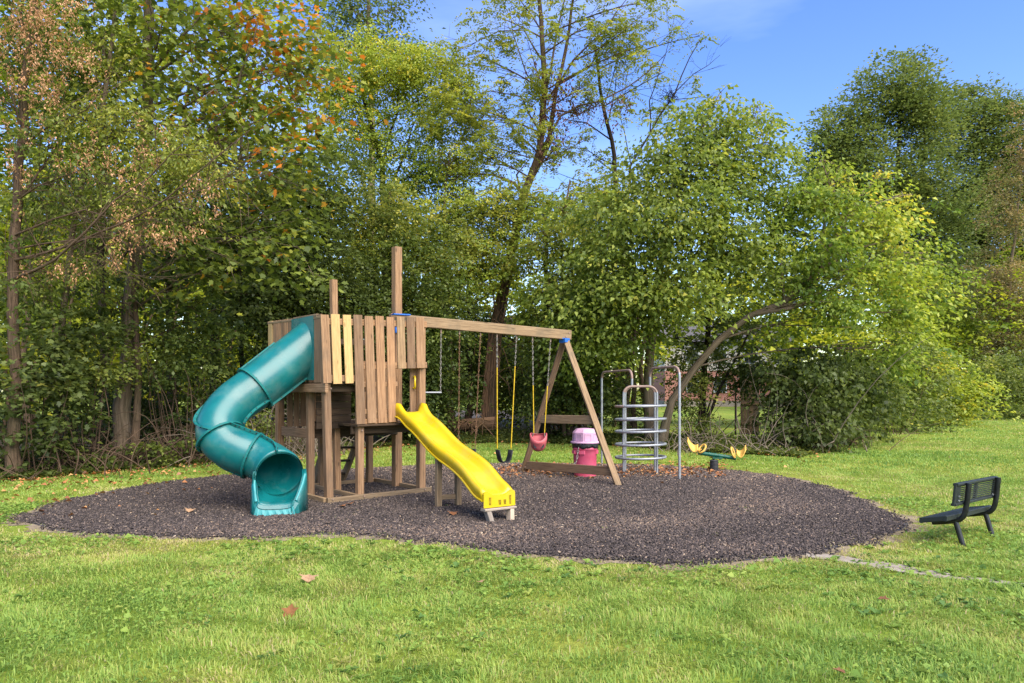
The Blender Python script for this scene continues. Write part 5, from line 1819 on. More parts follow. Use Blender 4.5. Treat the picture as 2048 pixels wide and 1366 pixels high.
tree('tree', 'airy young yellow green tree between the feathery tree and the tallest locust', at(905, 868, 20.8) * V((1, 1, 0)), path_px([(905, 875, 20.8), (900, 640, 20.8), (885, 440, 20.8), (900, 300, 20.8)]),
     [B_(880, 440, 20.2, 70, 50, .9, 1.3, .45), B_(940, 400, 20.2, 70, 45, .9, 1.2, .5), B_(850, 500, 20.0, 60, 45, .9, 1.4, .4), B_(960, 500, 20.2, 60, 50, .9, 1.3, .4), B_(900, 330, 20.6, 50, 45, .8, 1.0, .5), B_(1000, 540, 20.2, 50, 40, .8, 1.2, .35), B_(900, 570, 19.6, 70, 40, .8, 1.3, .3)],
     M['lf_yel'], M['bark_brown'], r0=.055, r1=.02, L=0.095, W=0.045, tilt=.7, droop=.55, twigs=6, twig_r=.009)
tree('tree', 'airy young yellow green tree between the tallest locust and the maple', at(1128, 868, 20.0) * V((1, 1, 0)), path_px([(1128, 883, 20), (1135, 660, 20), (1120, 480, 20), (1140, 360, 20)]),
     [B_(1130, 420, 19.4, 60, 40, .9, 1.2, .5), B_(1090, 480, 19.4, 60, 45, .9, 1.2, .45), B_(1170, 500, 19.2, 60, 40, .9, 1.2, .45), B_(1100, 580, 18.8, 70, 40, .8, 1.2, .35), B_(1160, 620, 18.6, 70, 40, .8, 1.2, .35), B_(1060, 640, 19.0, 50, 40, .8, 1.0, .3)],
     M['lf_yel'], M['bark_brown'], r0=.05, r1=.02, L=0.095, W=0.045, tilt=.7, droop=.55, twigs=6, twig_r=.009)
# tall locust
LO = at(975, 866, 21.5) * V((1, 1, 0))
tree('tree', 'tallest locust, sparse feathery crown against the sky and shaggy vine wrapped base', LO, path_px([(975, 875, 21.5), (980, 800, 21.5), (987, 690, 21.5), (1012, 560, 21.5), (1045, 400, 21.5), (1078, 310, 21.5), (1092, 180, 21.5), (1082, 40, 21.5), (1070, -120, 21.5)]),
     [B_(960, 130, 21, 90, 60, 1.6, .8, .5), B_(1000, 50, 21, 90, 50, 1.6, .75, .5), B_(920, 230, 21, 90, 70, 1.5, 1.2, .55), B_(1010, 260, 21, 90, 60, 1.5, 1.0, .5), B_(960, 320, 21, 100, 50, 1.4, 1.3, .45), B_(1060, 130, 21, 70, 110, 1.5, .4, .45),
      B_(1190, 60, 21, 110, 70, 1.6, .65, .45), B_(1260, 120, 21, 100, 70, 1.5, .45, .45), B_(1170, 190, 21, 100, 60, 1.5, .35, .4), B_(1130, 290, 21, 70, 50, 1.3, .6, .4), B_(1280, 20, 21, 90, 50, 1.5, .5, .45), B_(1110, -60, 21, 220, 60, 2, .7, .5), B_(1060, 420, 21, 110, 60, 1.3, 1.6, .4), B_(960, 420, 21.5, 90, 60, 1.3, 1.4, .35)],
     M['lf_loc'], M['bark_brown'], r0=.20, r1=.045, L=0.11, W=0.05, style='frond', tilt=0.5, droop=0.4, twigs=7, twig_r=0.009, sub=7,
     limbs=[(path_px([(1048, 395, 21.5), (1030, 365, 21.2), (985, 350, 21), (925, 345, 20.9), (890, 380, 20.8)]), 0.053, 0.0150), (path_px([(1045, 400, 21.5), (1035, 350, 21.3), (1060, 315, 21.2), (1000, 300, 21), (940, 260, 20.9)]), 0.037, 0.0090),
            (path_px([(1078, 310, 21.5), (1120, 230, 21.2), (1200, 200, 21), (1260, 175, 20.9), (1330, 110, 20.9)]), 0.043, 0.0090), (path_px([(1085, 270, 21.5), (1040, 190, 21.2), (980, 182, 21), (920, 200, 21)]), 0.028, 0.0060),
            (path_px([(1092, 180, 21.5), (1110, 90, 21.3), (1130, 0, 21.2), (1170, -80, 21)]), 0.043, 0.0120), (path_px([(1090, 130, 21.5), (1050, 60, 21.2), (1000, 60, 21), (940, 90, 21)]), 0.031, 0.0072),
            (path_px([(1094, 200, 21.5), (1150, 120, 21.2), (1210, 60, 21), (1260, -10, 21)]), 0.037, 0.0090), (path_px([(1150, 120, 21.2), (1220, 85, 21), (1300, 20, 21)]), 0.022, 0.0060), (path_px([(1075, 330, 21.5), (1130, 300, 21.2), (1190, 270, 21)]), 0.025, 0.0060),
            (path_px([(1058, 365, 21.5), (1098, 290, 21.6), (1112, 180, 21.6), (1135, 60, 21.6), (1150, -60, 21.6)]), .09, .03), (path_px([(1100, 260, 21.6), (1070, 180, 21.5), (1040, 110, 21.3), (1020, 20, 21.2)]), .035, .008), (path_px([(1115, 170, 21.6), (1180, 130, 21.4), (1240, 60, 21.2), (1280, 40, 21.2)]), .035, .008), (path_px([(1108, 220, 21.6), (1160, 230, 21.4), (1220, 190, 21.2)]), .03, .006),
            (path_px([(1082, 60, 21.5), (1040, 0, 21.2), (1000, -40, 21)]), 0.025, 0.0072), (path_px([(1012, 560, 21.5), (960, 600, 21.1), (920, 660, 20.8)]), 0.022, 0.0060)])
def locust_vines():
    r = np.random.default_rng(9)
    root = [o for o in bpy.data.objects if o.get('label', '').startswith('tallest locust')][0]
    mb, mb2 = MB(), MB()
    tp = path_px([(975, 875, 21.5), (980, 800, 21.5), (987, 690, 21.5), (1012, 560, 21.5), (1045, 400, 21.5), (1078, 310, 21.5), (1092, 180, 21.5)])
    for k in range(38):
        n0, n1 = (0, 4) if k < 30 else (3, 6)
        pts = []
        ph = r.uniform(0, 6.28); tw = r.uniform(-2, 2)
        end = r.uniform(0.3, 1.0)
        for f in np.linspace(0.0, end, 14):
            x = n0 + f * (n1 - n0); i = min(int(x), len(tp) - 2); c = tp[i] + (tp[i + 1] - tp[i]) * (x - i)
            rr = 0.19 * (1 - x * 0.11) + 0.02 + r.normal(0, 0.025)
            a = ph + tw * f
            pts.append(c + V((math.cos(a), math.sin(a), 0)) * rr)
        (mb if k < 30 else mb2).tube(pts, [0.022] * 14 if k < 30 else [0.012] * 14, 5, cap=False)
    for k in range(40):
        c = at(r.uniform(940, 1060), r.uniform(560, 760), 21.1)
        e = c + V((r.normal(0, .8), r.normal(-.3, .3), r.normal(-0.4, 0.6)))
        mb.tube(bez(c, (c + e) / 2 + V((0, -.2, .35)), e, 7), list(np.linspace(.016, .005, 7)), 5, cap=False)
    mb.build('vines', M['bark_shaggy'], root); mb2.build('vines', M['bark_brown'], root)
    # withered leaves hanging on the vines high in the crown
    P = []
    for k in range(90):
        px, py = r.normal(1090, 22), r.uniform(120, 330)
        if k > 50: px, py = r.uniform(1090, 1260), r.normal(215, 22)
        P.append(at(px, py, 21.3) + r.normal(0, 0.08, (14, 3)) * np.array([1, 1, 1.6]))
    P = np.concatenate(P); n = len(P)
    big_mesh('withered_leaves', leaf_quads(P, np.full(n, .11), np.full(n, .05), r, 1.0, 1.0), 4, mat_leaf('withered_leaf', [(0, (.045, .024, .016)), (1, (.14, .075, .045))], .15), root, r.uniform(0, 1, n))
locust_vines()
tree('tree', 'almost bare tree beside the tallest locust, two thin stems against the sky', at(1252, 862, 23) * V((1, 1, 0)), path_px([(1252, 865, 23), (1250, 640, 23), (1242, 440, 23), (1222, 280, 23), (1200, 180, 23), (1190, 90, 23)]),
     [B_(1230, 170, 23, 90, 110, 1.4, .22, .4), B_(1330, 170, 23, 80, 90, 1.4, .22, .4), B_(1400, 90, 23, 60, 60, 1.2, .13, .35), B_(1190, 330, 23, 90, 50, 1.2, .25, .4), B_(1210, 400, 22.6, 110, 60, 1.3, 1.7, .75), B_(1170, 440, 22.6, 80, 60, 1.3, 1.6, .7)],
     M['lf_loc'], M['bark_dark'], r0=.17, r1=.04, L=0.11, W=0.05, style='frond', twigs=8, twig_r=.009, sub=9,
     limbs=[(path_px([(1250, 470, 23), (1262, 330, 23), (1300, 270, 23), (1345, 190, 23), (1400, 80, 23)]), 0.062, 0.0120), (path_px([(1345, 190, 23), (1390, 150, 23), (1440, 110, 23)]), 0.019, 0.0048), (path_px([(1300, 270, 23), (1300, 200, 23), (1330, 110, 23), (1350, 30, 23)]), 0.025, 0.0060),
            (path_px([(1222, 280, 23), (1170, 250, 23), (1110, 235, 23)]), 0.025, 0.0060), (path_px([(1230, 330, 23), (1170, 300, 23), (1110, 290, 23)]), 0.022, 0.0060), (path_px([(1215, 250, 23), (1235, 150, 23), (1240, 50, 23)]), 0.022, 0.0060), (path_px([(1340, 200, 23), (1420, 190, 23)]), 0.015, 0.0036),
            (path_px([(1262, 330, 23), (1240, 230, 23), (1260, 130, 23)]), 0.019, 0.0048), (path_px([(1242, 440, 23), (1180, 370, 23), (1100, 340, 23)]), 0.025, 0.0060)])
def nest():
    c = at(1337, 194, 22.9)
    mb = MB(); r = np.random.default_rng(3)
    for _ in range(70):
        a = c + r.normal(0, 0.1, 3); b = a + r.normal(0, 0.14, 3)
        mb.tube([a, (a + b) / 2 + r.normal(0, .03, 3), b], 0.008, 4, cap=False)
    o = mb.build('bird_nest', M['bark_dark'], None); props(o, 'dark twig nest in the fork of the almost bare tree', 'nest')
nest()

# far blue-green tree at the top left of the sky gap
tree('tree', 'grey green tree far behind, rising above the feathery yellow green tree', at(740, 832, 36) * V((1, 1, 0)), path_px([(740, 837, 36), (745, 500, 36), (742, 200, 36), (735, -60, 36)]),
     [B_(700, 30, 36, 70, 60, 1.8, 1.7, .4), B_(770, 90, 36, 80, 40, 1.8, 1.5, .4), B_(740, -60, 36, 110, 70, 2, 1.6, .4), B_(840, 110, 36, 45, 22, 1.2, .9, .4), B_(680, 110, 36, 70, 60, 1.6, 1.5, .4), B_(800, 20, 36, 40, 35, 1.2, 1.1, .4)],
     M['lf_far'], M['bark_grey'], r0=.3, r1=.08, L=0.20, W=0.11, cl=.6, twigs=4, twig_r=.02)

# maple behind the climber
tree('tree', 'bushy green maple above the climbing frame', at(1303, 868, 18.8) * V((1, 1, 0)), path_px([(1303, 890, 18.8), (1298, 740, 18.6), (1305, 620, 18.4), (1330, 470, 18.3), (1375, 330, 18.2)]),
     [B_(1410, 260, 17.8, 95, 75, 1.3, 2.6, .62), B_(1330, 340, 17.4, 110, 90, 1.3, 3.0, .52), B_(1470, 340, 17.8, 110, 90, 1.3, 3.0, .5), B_(1240, 450, 17.2, 110, 90, 1.3, 2.8, .5), B_(1380, 450, 16.8, 150, 90, 1.3, 3.2, .55), B_(1200, 560, 17.0, 120, 85, 1.2, 2.8, .5), B_(1330, 580, 16.6, 140, 75, 1.3, 3.2, .55),
      B_(1515, 225, 18, 30, 42, .6, 1.6, .7), B_(1440, 195, 18, 28, 32, .5, 1.2, .75), B_(1480, 520, 17.2, 100, 80, 1.2, 2.2, .4), B_(1180, 680, 17.4, 90, 70, 1.0, 2.2, .4), B_(1250, 650, 17.0, 80, 50, 1.0, 2.0, .45), B_(1540, 300, 18, 40, 50, .7, 1.6, .6)],
     M['lf_maple'], M['bark_grey'], r0=.15, r1=.06, L=0.125, W=0.082, per=20, cl=.36, droop=.6, twigs=3,
     limbs=[(path_px([(1305, 620, 18.4), (1250, 540, 17.8), (1200, 480, 17.4)]), .05, .012), (path_px([(1330, 470, 18.3), (1345, 430, 17.9), (1400, 300, 17.8)]), .05, .012), (path_px([(1300, 720, 18.6), (1318, 620, 18.9), (1340, 500, 19)]), .09, .03)])
# leaning tree
tree('tree', 'tree with a thick leaning trunk and wide yellow green crown', at(1328, 868, 18.2) * V((1, 1, 0)), path_px([(1322, 893, 18.2), (1345, 800, 18.0), (1390, 735, 17.8), (1440, 680, 17.6), (1500, 630, 17.4), (1570, 603, 17.3), (1640, 540, 17.3), (1690, 440, 17.4)]),
     [B_(1600, 400, 17.2, 85, 65, 1.0, 2.2, 0.28), B_(1690, 420, 17.0, 75, 60, 1.0, 2.2, 0.45), B_(1765, 450, 17.4, 60, 55, 1.0, 2.2, 0.58), B_(1640, 500, 16.6, 85, 55, 1.0, 2.2, 0.28), B_(1735, 545, 16.8, 80, 50, 1.0, 2.3, 0.45), B_(1800, 560, 17.6, 60, 55, 1.0, 2.2, 0.45), B_(1640, 330, 17.6, 50, 35, .8, 1.3, 0.50),
      B_(1680, 610, 16.6, 90, 50, 1.0, 2.2, 0.22), B_(1800, 640, 17.6, 65, 45, 1.0, 2.2, 0.40), B_(1825, 395, 17.8, 45, 22, .5, 1.0, 0.78), B_(1755, 355, 17.8, 35, 22, .5, .9, 0.70), B_(1855, 520, 18.2, 45, 45, .8, 1.6, 0.40), B_(1770, 715, 17.8, 95, 45, 1.0, 2.2, 0.25), B_(1570, 660, 17.8, 60, 40, .9, .9, 0.30), B_(1700, 480, 18.6, 160, 120, 1.2, 1.4, 0.25),
      B_(1870, 590, 18.6, 50, 50, .8, 1.6, 0.40), B_(1560, 470, 17.6, 50, 60, .8, 1.6, 0.20), B_(1620, 575, 17.2, 60, 40, .8, 1.4, 0.25), B_(1700, 365, 17.4, 40, 30, .7, 1.3, 0.60)],
     M['lf_yel'], M['bark_grey'], r0=.118, r1=.035, L=0.125, W=0.08, per=20, cl=.36, shell=.55, droop=.6,
     limbs=[(path_px([(1500, 630, 17.4), (1580, 612, 17.0), (1680, 600, 16.8)]), .06, .015), (path_px([(1640, 540, 17.3), (1650, 480, 17.1), (1650, 400, 17.2)]), .045, .012), (path_px([(1570, 603, 17.3), (1560, 520, 17.4), (1540, 440, 17.5)]), .04, .01), (path_px([(1640, 540, 17.3), (1720, 500, 17.1), (1780, 480, 17.1)]), .05, .012)])
tree('tree', 'dark slim trunk standing right behind the leaning trunk', at(1405, 868, 20) * V((1, 1, 0)), path_px([(1405, 883, 20), (1408, 740, 20), (1425, 560, 20), (1430, 420, 20)]),
     [B_(1450, 640, 20, 90, 60, 1, 1.6, .45), B_(1560, 560, 20, 100, 80, 1, 1.6, .5), B_(1390, 690, 20, 70, 40, .9, .9, .4)], M['lf_mid'], M['bark_dark'], r0=.11, r1=.04, L=.12, W=.085,
     limbs=[(path_px([(1408, 850, 19.5), (1440, 780, 19.4), (1500, 660, 19.2)]), .05, .02), (path_px([(1404, 860, 19.5), (1420, 790, 19.4), (1440, 720, 19.3)]), .03, .012)])

# right: shrubs and far trees
shrub('shrub', 'mound of dark vines and drooping leaves beside the wooden fence', [B_(1620, 800, 17.3, 95, 110, 1.3, 3.2, .42), B_(1590, 765, 17.5, 60, 75, 1.1, 2.6, .35), B_(1520, 740, 19, 70, 50, .8, 2.2, .35), B_(1690, 790, 18.2, 80, 100, 1.3, 3.2, .45), B_(1640, 870, 16.6, 70, 40, .8, 3.0, .35), B_(1590, 865, 17.0, 60, 35, .7, 2.0, .3)],
      M['lf_dark'], L=.12, W=.09, stems=16, twig_n=50, droop=.8)
shrub('shrub', 'bank of dense green leaves between the vine mound and yellow bush', [B_(1750, 790, 21, 70, 85, 1.4, 3.2, .45), B_(1800, 800, 25, 80, 75, 1.4, 3.2, .42), B_(1830, 720, 24, 70, 60, 1.3, 2.8, .5)], M['lf_mid'], L=.13, W=.09, stems=10)
shrub('shrub', 'rounded bush with yellow top at the edge of the far lawn', [B_(1885, 780, 29, 75, 70, 1.8, 3.4, .5), B_(1860, 740, 29, 40, 35, 1.2, 3, .7), B_(1920, 790, 29, 45, 50, 1.2, 3, .6)], M['lf_yel'], L=.15, W=.10, stems=8)
shrub('shrub', 'long green hedge closing the far end of the lawn', [B_(1990, 770, 35, 60, 65, 1.8, 3.2, .5), B_(2060, 760, 36, 60, 75, 1.8, 3.2, .5), B_(2150, 750, 37, 80, 90, 2, 3, .5)], M['lf_mid'], L=.17, W=.12, stems=8)
tree('tree', 'small fading brownish tree with bare grey branches behind the long hedge', at(2010, 832, 41) * V((1, 1, 0)), path_px([(2005, 830, 41), (2010, 700, 41), (2020, 560, 41), (2040, 380, 41)]),
     [B_(2020, 420, 40.5, 60, 90, 1.6, 1.3, .5), B_(1990, 560, 40.5, 60, 70, 1.5, 1.5, .5), B_(2050, 620, 40.5, 70, 80, 1.5, 1.6, .5), B_(2000, 690, 40.5, 70, 40, 1.2, 1.8, .4), B_(2060, 300, 40.5, 50, 80, 1.4, 1.2, .6)], M['lf_brown'], M['bark_grey'], r0=.16, r1=.05, L=.13, W=.08, twigs=7, twig_r=.018)
for px, d, lab, bl in (
        (1790, 48, 'tall full dark green tree with a windblown peak above the yellow green crown', [B_(1690, 280, 48, 80, 80, 2.5, 5.26, 0.46), B_(1790, 190, 48, 80, 70, 2.5, 4.86, 0.49), B_(1850, 230, 48, 60, 80, 2.5, 4.46, 0.46), B_(1740, 380, 48, 110, 80, 2.8, 5.26, 0.42), B_(1840, 400, 48, 90, 100, 2.6, 4.46, 0.40), B_(1830, 130, 48, 35, 28, 1.2, 3.44, 0.54), B_(1660, 360, 48, 50, 70, 2, 4.86, 0.44), B_(1820, 520, 48, 120, 90, 2.6, 4.86, 0.34), B_(1870, 640, 46, 90, 110, 2.6, 4.86, 0.34)]),
        (1960, 54, 'broad dark green tree behind the hedge, lower than its peaked neighbour', [B_(1920, 250, 54, 75, 70, 2.6, 3.84, 0.46), B_(2000, 240, 54, 80, 60, 2.6, 3.65, 0.46), B_(1980, 360, 54, 110, 90, 2.8, 4.05, 0.42), B_(2080, 330, 54, 90, 110, 2.8, 4.05, 0.44), B_(1930, 460, 54, 80, 100, 2.8, 4.46, 0.37), B_(2050, 520, 52, 110, 130, 2.8, 4.86, 0.34), B_(1960, 640, 50, 100, 110, 2.8, 4.86, 0.34), B_(1940, 190, 54, 40, 25, 1.4, 2.83, 0.49)])):
    tree('tree', lab, at(px, 800, d) * V((1, 1, 0)), [at(px, HOR + EYE * F / d, d), at(px, 500, d), at(px + 10, 200, d)], bl, M['lf_far'], M['bark_dark'], r0=.35, r1=.1, L=.27, W=.14, cl=.75, per=20, twigs=6, twig_r=.03, tilt=.5, droop=-0.1,
         limbs=[([at(px, 560, d), at(px - 60, 420, d), at(px - 90, 300, d)], .15, .04), ([at(px, 520, d), at(px + 50, 400, d), at(px + 60, 260, d)], .15, .04), ([at(px, 600, d), at(px + 70, 480, d), at(px + 110, 380, d)], .13, .04)])

# understory at the left
shrub('shrub', 'broad leaved vine thicket around the foot of the box elder', [B_(60, 740, 11.9, 100, 90, .9, 2.8, .5), B_(30, 860, 11.7, 90, 80, .7, 2.6, .4), B_(130, 690, 12.3, 90, 70, .9, 2.8, .45), B_(120, 800, 12.2, 70, 90, .7, 2.2, .45)], M['lf_dark'], L=.11, W=.095, stems=14, twig_n=40, style='lobed', per=14)
shrub('shrub', 'arching leafy shrub reaching towards the reddish trunk', [B_(200, 740, 12.8, 70, 45, .8, 2.4, .55), B_(170, 660, 13, 90, 50, .9, 2.0, .45), B_(140, 900, 12.4, 60, 40, .5, 1.4, .4)], M['lf_mid'], L=.09, W=.07, stems=14, twig_n=40)
shrub('shrub', 'loose bush between the slim trunk and the teal slide', [B_(340, 720, 13.7, 80, 70, .9, 1.7, .4), B_(320, 640, 14, 70, 50, .9, 1.5, .5), B_(420, 780, 14.6, 70, 60, .9, 1.2, .3)], M['lf_mid'], L=.085, W=.06, stems=16, twig_n=70)
shrub('shrub', 'dark low undergrowth between the pale and reddish trunks', [B_(230, 840, 14.5, 110, 70, 1, 2.0, .25), B_(350, 840, 15.0, 100, 70, 1, 2.0, .25), B_(120, 860, 13.2, 70, 60, .8, 1.4, .3), B_(300, 760, 15.5, 120, 60, 1, 1.6, .3), B_(430, 860, 15.8, 80, 50, 1, 1.8, .25)], M['lf_dark'], L=.09, W=.07, stems=14, twig_n=30)
shrub('shrub', 'low green undergrowth spilling onto the grass beside the reddish trunk', [B_(330, 905, 13.4, 70, 28, .6, 2.0, .4), B_(410, 890, 14.2, 50, 28, .6, 1.8, .4), B_(220, 915, 12.9, 60, 30, .5, 1.6, .35), B_(390, 700, 14.6, 80, 60, .9, 1.6, .4)], M['lf_mid'], L=.085, W=.065, stems=12, twig_n=20)
shrub('shrub', 'small bush of fine leaves seen under the teal tube slide', [B_(520, 860, 15, 45, 40, .7, 2.2, .6), B_(560, 880, 15.5, 40, 30, .6, 1.4, .5)], M['lf_mid'], L=.07, W=.05, stems=14, twig_n=50)
shrub('shrub', 'scrubby sapling bush in the gap beside the leaning trunk', [B_(1405, 850, 18, 35, 30, .6, 1.5, .55), B_(1390, 790, 18.5, 50, 70, .6, 1.0, .6), B_(1470, 750, 19.5, 70, 45, .8, 1.0, .5), B_(1400, 730, 20, 90, 50, .8, 1.9, .5), B_(1380, 790, 20.5, 50, 40, .8, 1.2, .5), B_(1240, 820, 20, 60, 50, .8, 1.5, .4)], M['lf_mid'], L=.08, W=.06, stems=12, twig_n=45)
shrub('shrub', 'low dark shrub behind the trash can and swing frame', [B_(1180, 800, 20.5, 70, 60, 1, 2.6, .3), B_(1120, 800, 20.8, 55, 50, 1, 2.2, .35)], M['lf_dark'], L=.10, W=.075, stems=12, twig_n=40)

def brush(label, spots, seed, n, L, rad, mat):
    r = np.random.default_rng(seed)
    mb = MB()
    for px, py, w in spots:
        g_ = gnd(px, py)
        tangle(mb, g_, (w, 0.5), n, L, r, rad, 0.5)
    o = mb.build('dead_brush', mat, None)
    props(o, label, 'brush')
brush('tangle of bare brown vines along the woods beside the teal slide', [(140, 945, .7), (230, 940, .7), (300, 937, .7), (370, 930, .6)], 51, 17, 1.5, .011, M['bark_brown'])
brush('bare thorny twigs under the fort platform', [(480, 920, .7), (560, 912, .7), (620, 908, .6)], 52, 70, 1.5, .010, M['twig'])
brush('dry brush pile at the foot of the leaning trunk', [(1360, 905, .5), (1400, 905, .4), (1500, 905, .5), (1570, 905, .8)], 53, 24, 1.0, .011, M['twig'])
brush('dead drooping branches hanging in the dark vine mound', [(1590, 902, .8)], 54, 30, 2.4, .014, M['twig'])

# ------------------------------------------------------------------ woods behind, ivy, leaf litter
def far_woods():
    r = np.random.default_rng(61)
    P, T = [], []
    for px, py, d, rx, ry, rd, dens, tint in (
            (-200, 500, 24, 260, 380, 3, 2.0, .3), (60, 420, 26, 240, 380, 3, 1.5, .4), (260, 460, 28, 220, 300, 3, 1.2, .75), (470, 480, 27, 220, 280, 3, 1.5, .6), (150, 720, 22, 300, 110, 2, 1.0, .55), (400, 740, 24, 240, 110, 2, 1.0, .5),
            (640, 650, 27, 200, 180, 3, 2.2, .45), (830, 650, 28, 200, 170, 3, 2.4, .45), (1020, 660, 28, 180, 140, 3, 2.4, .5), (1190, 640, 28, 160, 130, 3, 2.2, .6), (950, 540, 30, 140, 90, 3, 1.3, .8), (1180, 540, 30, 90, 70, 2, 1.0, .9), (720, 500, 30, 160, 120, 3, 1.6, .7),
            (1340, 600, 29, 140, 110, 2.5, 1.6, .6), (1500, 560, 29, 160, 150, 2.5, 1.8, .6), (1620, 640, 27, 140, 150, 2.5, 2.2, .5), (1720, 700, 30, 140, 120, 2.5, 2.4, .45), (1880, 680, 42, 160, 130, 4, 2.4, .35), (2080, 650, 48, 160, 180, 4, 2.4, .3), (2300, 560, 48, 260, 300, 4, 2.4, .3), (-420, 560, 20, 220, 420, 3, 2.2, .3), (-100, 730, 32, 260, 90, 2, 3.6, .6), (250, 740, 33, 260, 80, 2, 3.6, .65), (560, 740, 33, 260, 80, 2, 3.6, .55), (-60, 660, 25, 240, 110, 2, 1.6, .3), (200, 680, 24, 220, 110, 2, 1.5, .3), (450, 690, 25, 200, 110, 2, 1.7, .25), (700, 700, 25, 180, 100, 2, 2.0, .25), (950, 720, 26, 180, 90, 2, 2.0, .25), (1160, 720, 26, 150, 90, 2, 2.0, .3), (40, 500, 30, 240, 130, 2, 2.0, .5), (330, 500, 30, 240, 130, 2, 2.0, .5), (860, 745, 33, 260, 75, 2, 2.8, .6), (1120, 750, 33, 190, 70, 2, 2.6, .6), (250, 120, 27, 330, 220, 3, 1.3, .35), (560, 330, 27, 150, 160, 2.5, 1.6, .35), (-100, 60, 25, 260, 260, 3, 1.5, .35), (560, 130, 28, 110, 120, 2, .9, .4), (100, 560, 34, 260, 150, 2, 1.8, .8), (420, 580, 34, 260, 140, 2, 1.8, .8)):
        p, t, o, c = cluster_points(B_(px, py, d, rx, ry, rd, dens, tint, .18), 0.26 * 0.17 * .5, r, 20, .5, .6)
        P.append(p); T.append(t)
    P = np.concatenate(P); T = np.concatenate(T); n = len(P)
    k = P[:, 2] > 0.05
    P, T = P[k], T[k]; n = len(P)
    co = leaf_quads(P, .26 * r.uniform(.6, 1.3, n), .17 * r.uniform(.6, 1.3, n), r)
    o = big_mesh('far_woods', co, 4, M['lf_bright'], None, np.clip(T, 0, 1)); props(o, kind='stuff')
    mb = MB()
    for _ in range(90):
        px = r.uniform(-300, 1300); d = r.uniform(19, 30)
        b = at(px, 700, d); b[2] = 0
        rr = r.uniform(0.05, 0.15)
        tp = wiggle([b, b + V((r.normal(0, .2), 0, 2.5)), b + V((r.normal(0, .4), 0, 5.5))], .04, r)
        mb.tube(tp, list(np.linspace(rr, .02, len(tp))), 7)
    o = mb.build('far_woods', M['bark_brown'], None); props(o, kind='stuff')
far_woods()

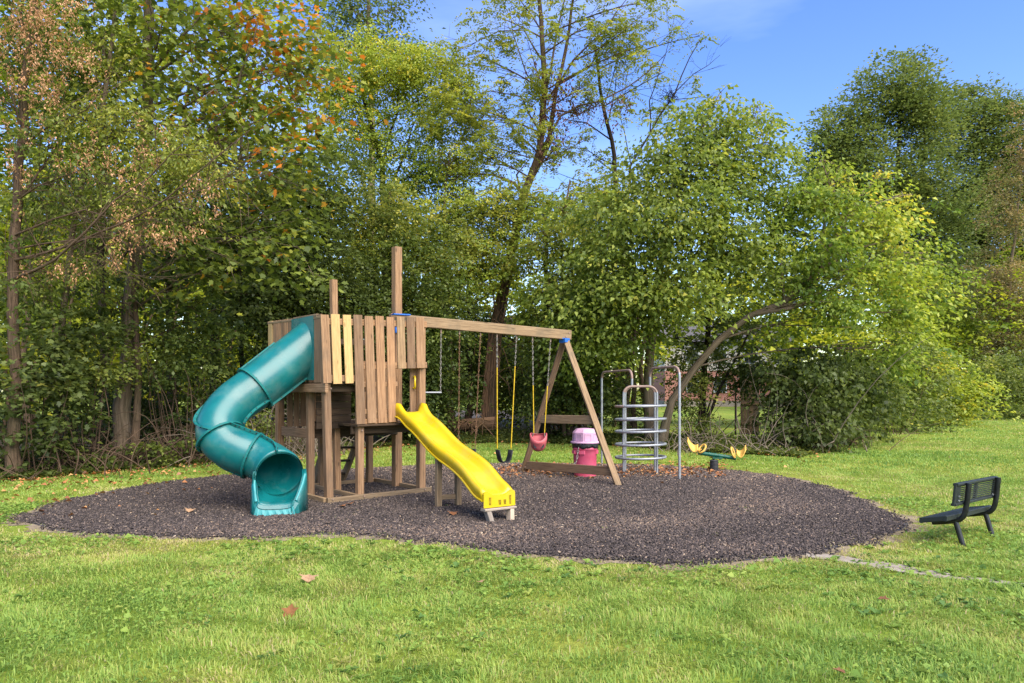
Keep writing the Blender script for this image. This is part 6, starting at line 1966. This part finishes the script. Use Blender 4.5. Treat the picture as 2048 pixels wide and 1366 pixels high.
def woods_floor():
    """ground beyond the lawn: dark leaf mould, shade-loving ivy and fallen leaves"""
    m, nt, b = newmat('leaf_mould')
    tc = N(nt, 'ShaderNodeTexCoord').outputs['Object']
    a = noise(nt, tc, 2.5, 8, .7)
    cr = ramp(nt, [(.3, (.02, .016, .01)), (.55, (.055, .038, .022)), (.75, (.10, .06, .03))])
    nt.links.new(a.outputs['Fac'], cr.inputs['Fac']); nt.links.new(cr.outputs[0], b.inputs['Base Color'])
    b.inputs['Roughness'].default_value = 1
    near, far = [], []
    for x, y in WOOD_EDGE_PX:
        if x > 1330: continue
        g_ = gnd(x, y); near.append((g_[0], g_[1] + .1, 0.004)); far.append((g_[0] * 2.6, g_[1] * 2.6, 0.004))
    mb = MB(); mb.loft([near, far], smooth=False)
    props(mb.build('woodland_floor', m), kind='structure')
    r = np.random.default_rng(71)
    # ivy strip
    n = 90000
    ang = r.uniform(-0.8, 0.50, n)
    ye = np.interp(ang, WE[:, 0] / WE[:, 1], WE[:, 1])
    off = np.abs(r.normal(0, 1.0, n)) - 0.4
    y = ye + off; x = ang * y
    p = np.stack([x, y], 1)
    k = (wnoise(p, 0.8, 72) + .25 + 0.5 * (ang > -0.15) > r.normal(0.15, .3, n)) & (r.uniform(0, 1, n) < np.clip(1.0 + (off + .3) * 1.2, 0.05, 1))
    p = p[k]; n = len(p); o_ = off[k]
    z = r.uniform(0.02, 0.10, n) + np.clip(o_, 0, 1.0) * r.uniform(0, .22, n)
    co = leaf_quads(np.concatenate([p, z[:, None]], 1), .075 * r.uniform(.6, 1.4, n), .06 * r.uniform(.6, 1.3, n), r, .5, .1)
    o = big_mesh('ground_ivy', co, 4, M['lf_dark'], None, np.clip(r.normal(.5, .25, n), 0, 1)); props(o, kind='stuff')
    # fallen leaves: thick at the edge of the woods, thinning over the lawn and the mulch
    n = 5200
    ang = r.uniform(-0.8, 0.5, n)
    ye = np.interp(ang, WE[:, 0] / WE[:, 1], WE[:, 1])
    back = r.uniform(0, 1, n)
    off = np.where(back < .8, r.normal(0.25, .5, n), -np.abs(r.normal(0, 1.8, n)))
    y = np.maximum(ye + off, 8.0); x = ang * y
    k = r.uniform(0, 1, n) < np.where(ang < -0.05, 1.0, np.where(off > -.5, .45, .22))
    x, y = x[k], y[k]; n = len(x)
    P = np.stack([x, y, r.uniform(.03, .06, n)], 1)
    # drift of leaves on the far rim of the mulch
    g_ = np.array([gnd(a, b) for a, b in zip(r.uniform(1000, 1450, 1100), r.normal(943, 7, 1100))]); g_[:, 2] = .035
    P = np.concatenate([P, g_])
    n = len(P)
    s = r.uniform(.035, .095, n)
    co = leaf_quads(P, s, s * .75, r, .5, .05)
    o = big_mesh('leaf_litter', co, 4, M['lf_litter'], None, r.uniform(0, 1, n) ** .8); props(o, kind='stuff')
woods_floor()

def loose_leaves():
    """single fallen leaves in the foreground"""
    r = np.random.default_rng(91)
    L = [(617, 1161, .115, .75, 'pale tan fallen leaf lying flat in the front grass, largest one'), (580, 1229, .085, .55, 'curled brown fallen leaf standing in the front grass'), (961, 1168, .05, .8, 'small orange fallen leaf in the grass below the yellow slide'),
         (905, 1027, .10, .6, 'rust brown fallen leaf on the mulch beside the slide trestle'), (700, 1008, .085, .55, 'orange fallen leaf on the mulch against the fort frame'), (686, 1012, .07, .5, 'smaller orange fallen leaf beside its bigger twin at the fort frame'), (380, 1021, .10, .9, 'pale fallen leaf on the mulch left of the teal slide'),
         (1768, 1203, .06, .25, 'dark brown fallen leaf in the grass below the concrete strip'), (1677, 1348, .05, .3, 'dark curled leaf in the grass, nearest of all the fallen leaves'), (830, 975, .09, .75, 'tan fallen leaf on the mulch behind the yellow slide')]
    for px, py, s, t, lab in L:
        c = gnd(px, py, .035); c[2] = .05 if py > 1100 else .035
        mb = MB()
        a = r.uniform(0, 6.28)
        sh = [(0, 0), (.18, .34), (.42, .28), (.55, .5), (.66, .2), (1, 0), (.66, -.2), (.55, -.5), (.42, -.28), (.18, -.34)]
        ax = V((math.cos(a), math.sin(a), .15)); bx = V((-math.sin(a), math.cos(a), 0.1))
        if 'standing' in lab: ax = V((.2, .1, 1)); bx = V((1, .1, 0))
        pts = [c + ax * s * (u - .5) * 1.3 + bx * s * v * 1.3 + UP * (s * .5 * abs(v)) for u, v in sh]
        m_ = c + ax * 0.0
        mb.add(pts + [m_], [(i, (i + 1) % 10, 10) for i in range(10)])
        base = {0: (.07, .035, .02), 1: (.16, .075, .035), 2: (.22, .095, .04), 3: (.36, .22, .12)}[min(3, int(t * 4))]
        o = mb.build('fallen_leaf', mat_plain('dry_leaf', base, .7, .2, var=.25, vscale=30), None)
        so = o.modifiers.new('thickness', 'SOLIDIFY'); so.thickness = .002
        props(o, lab, 'leaf', 'single fallen leaves')
loose_leaves()
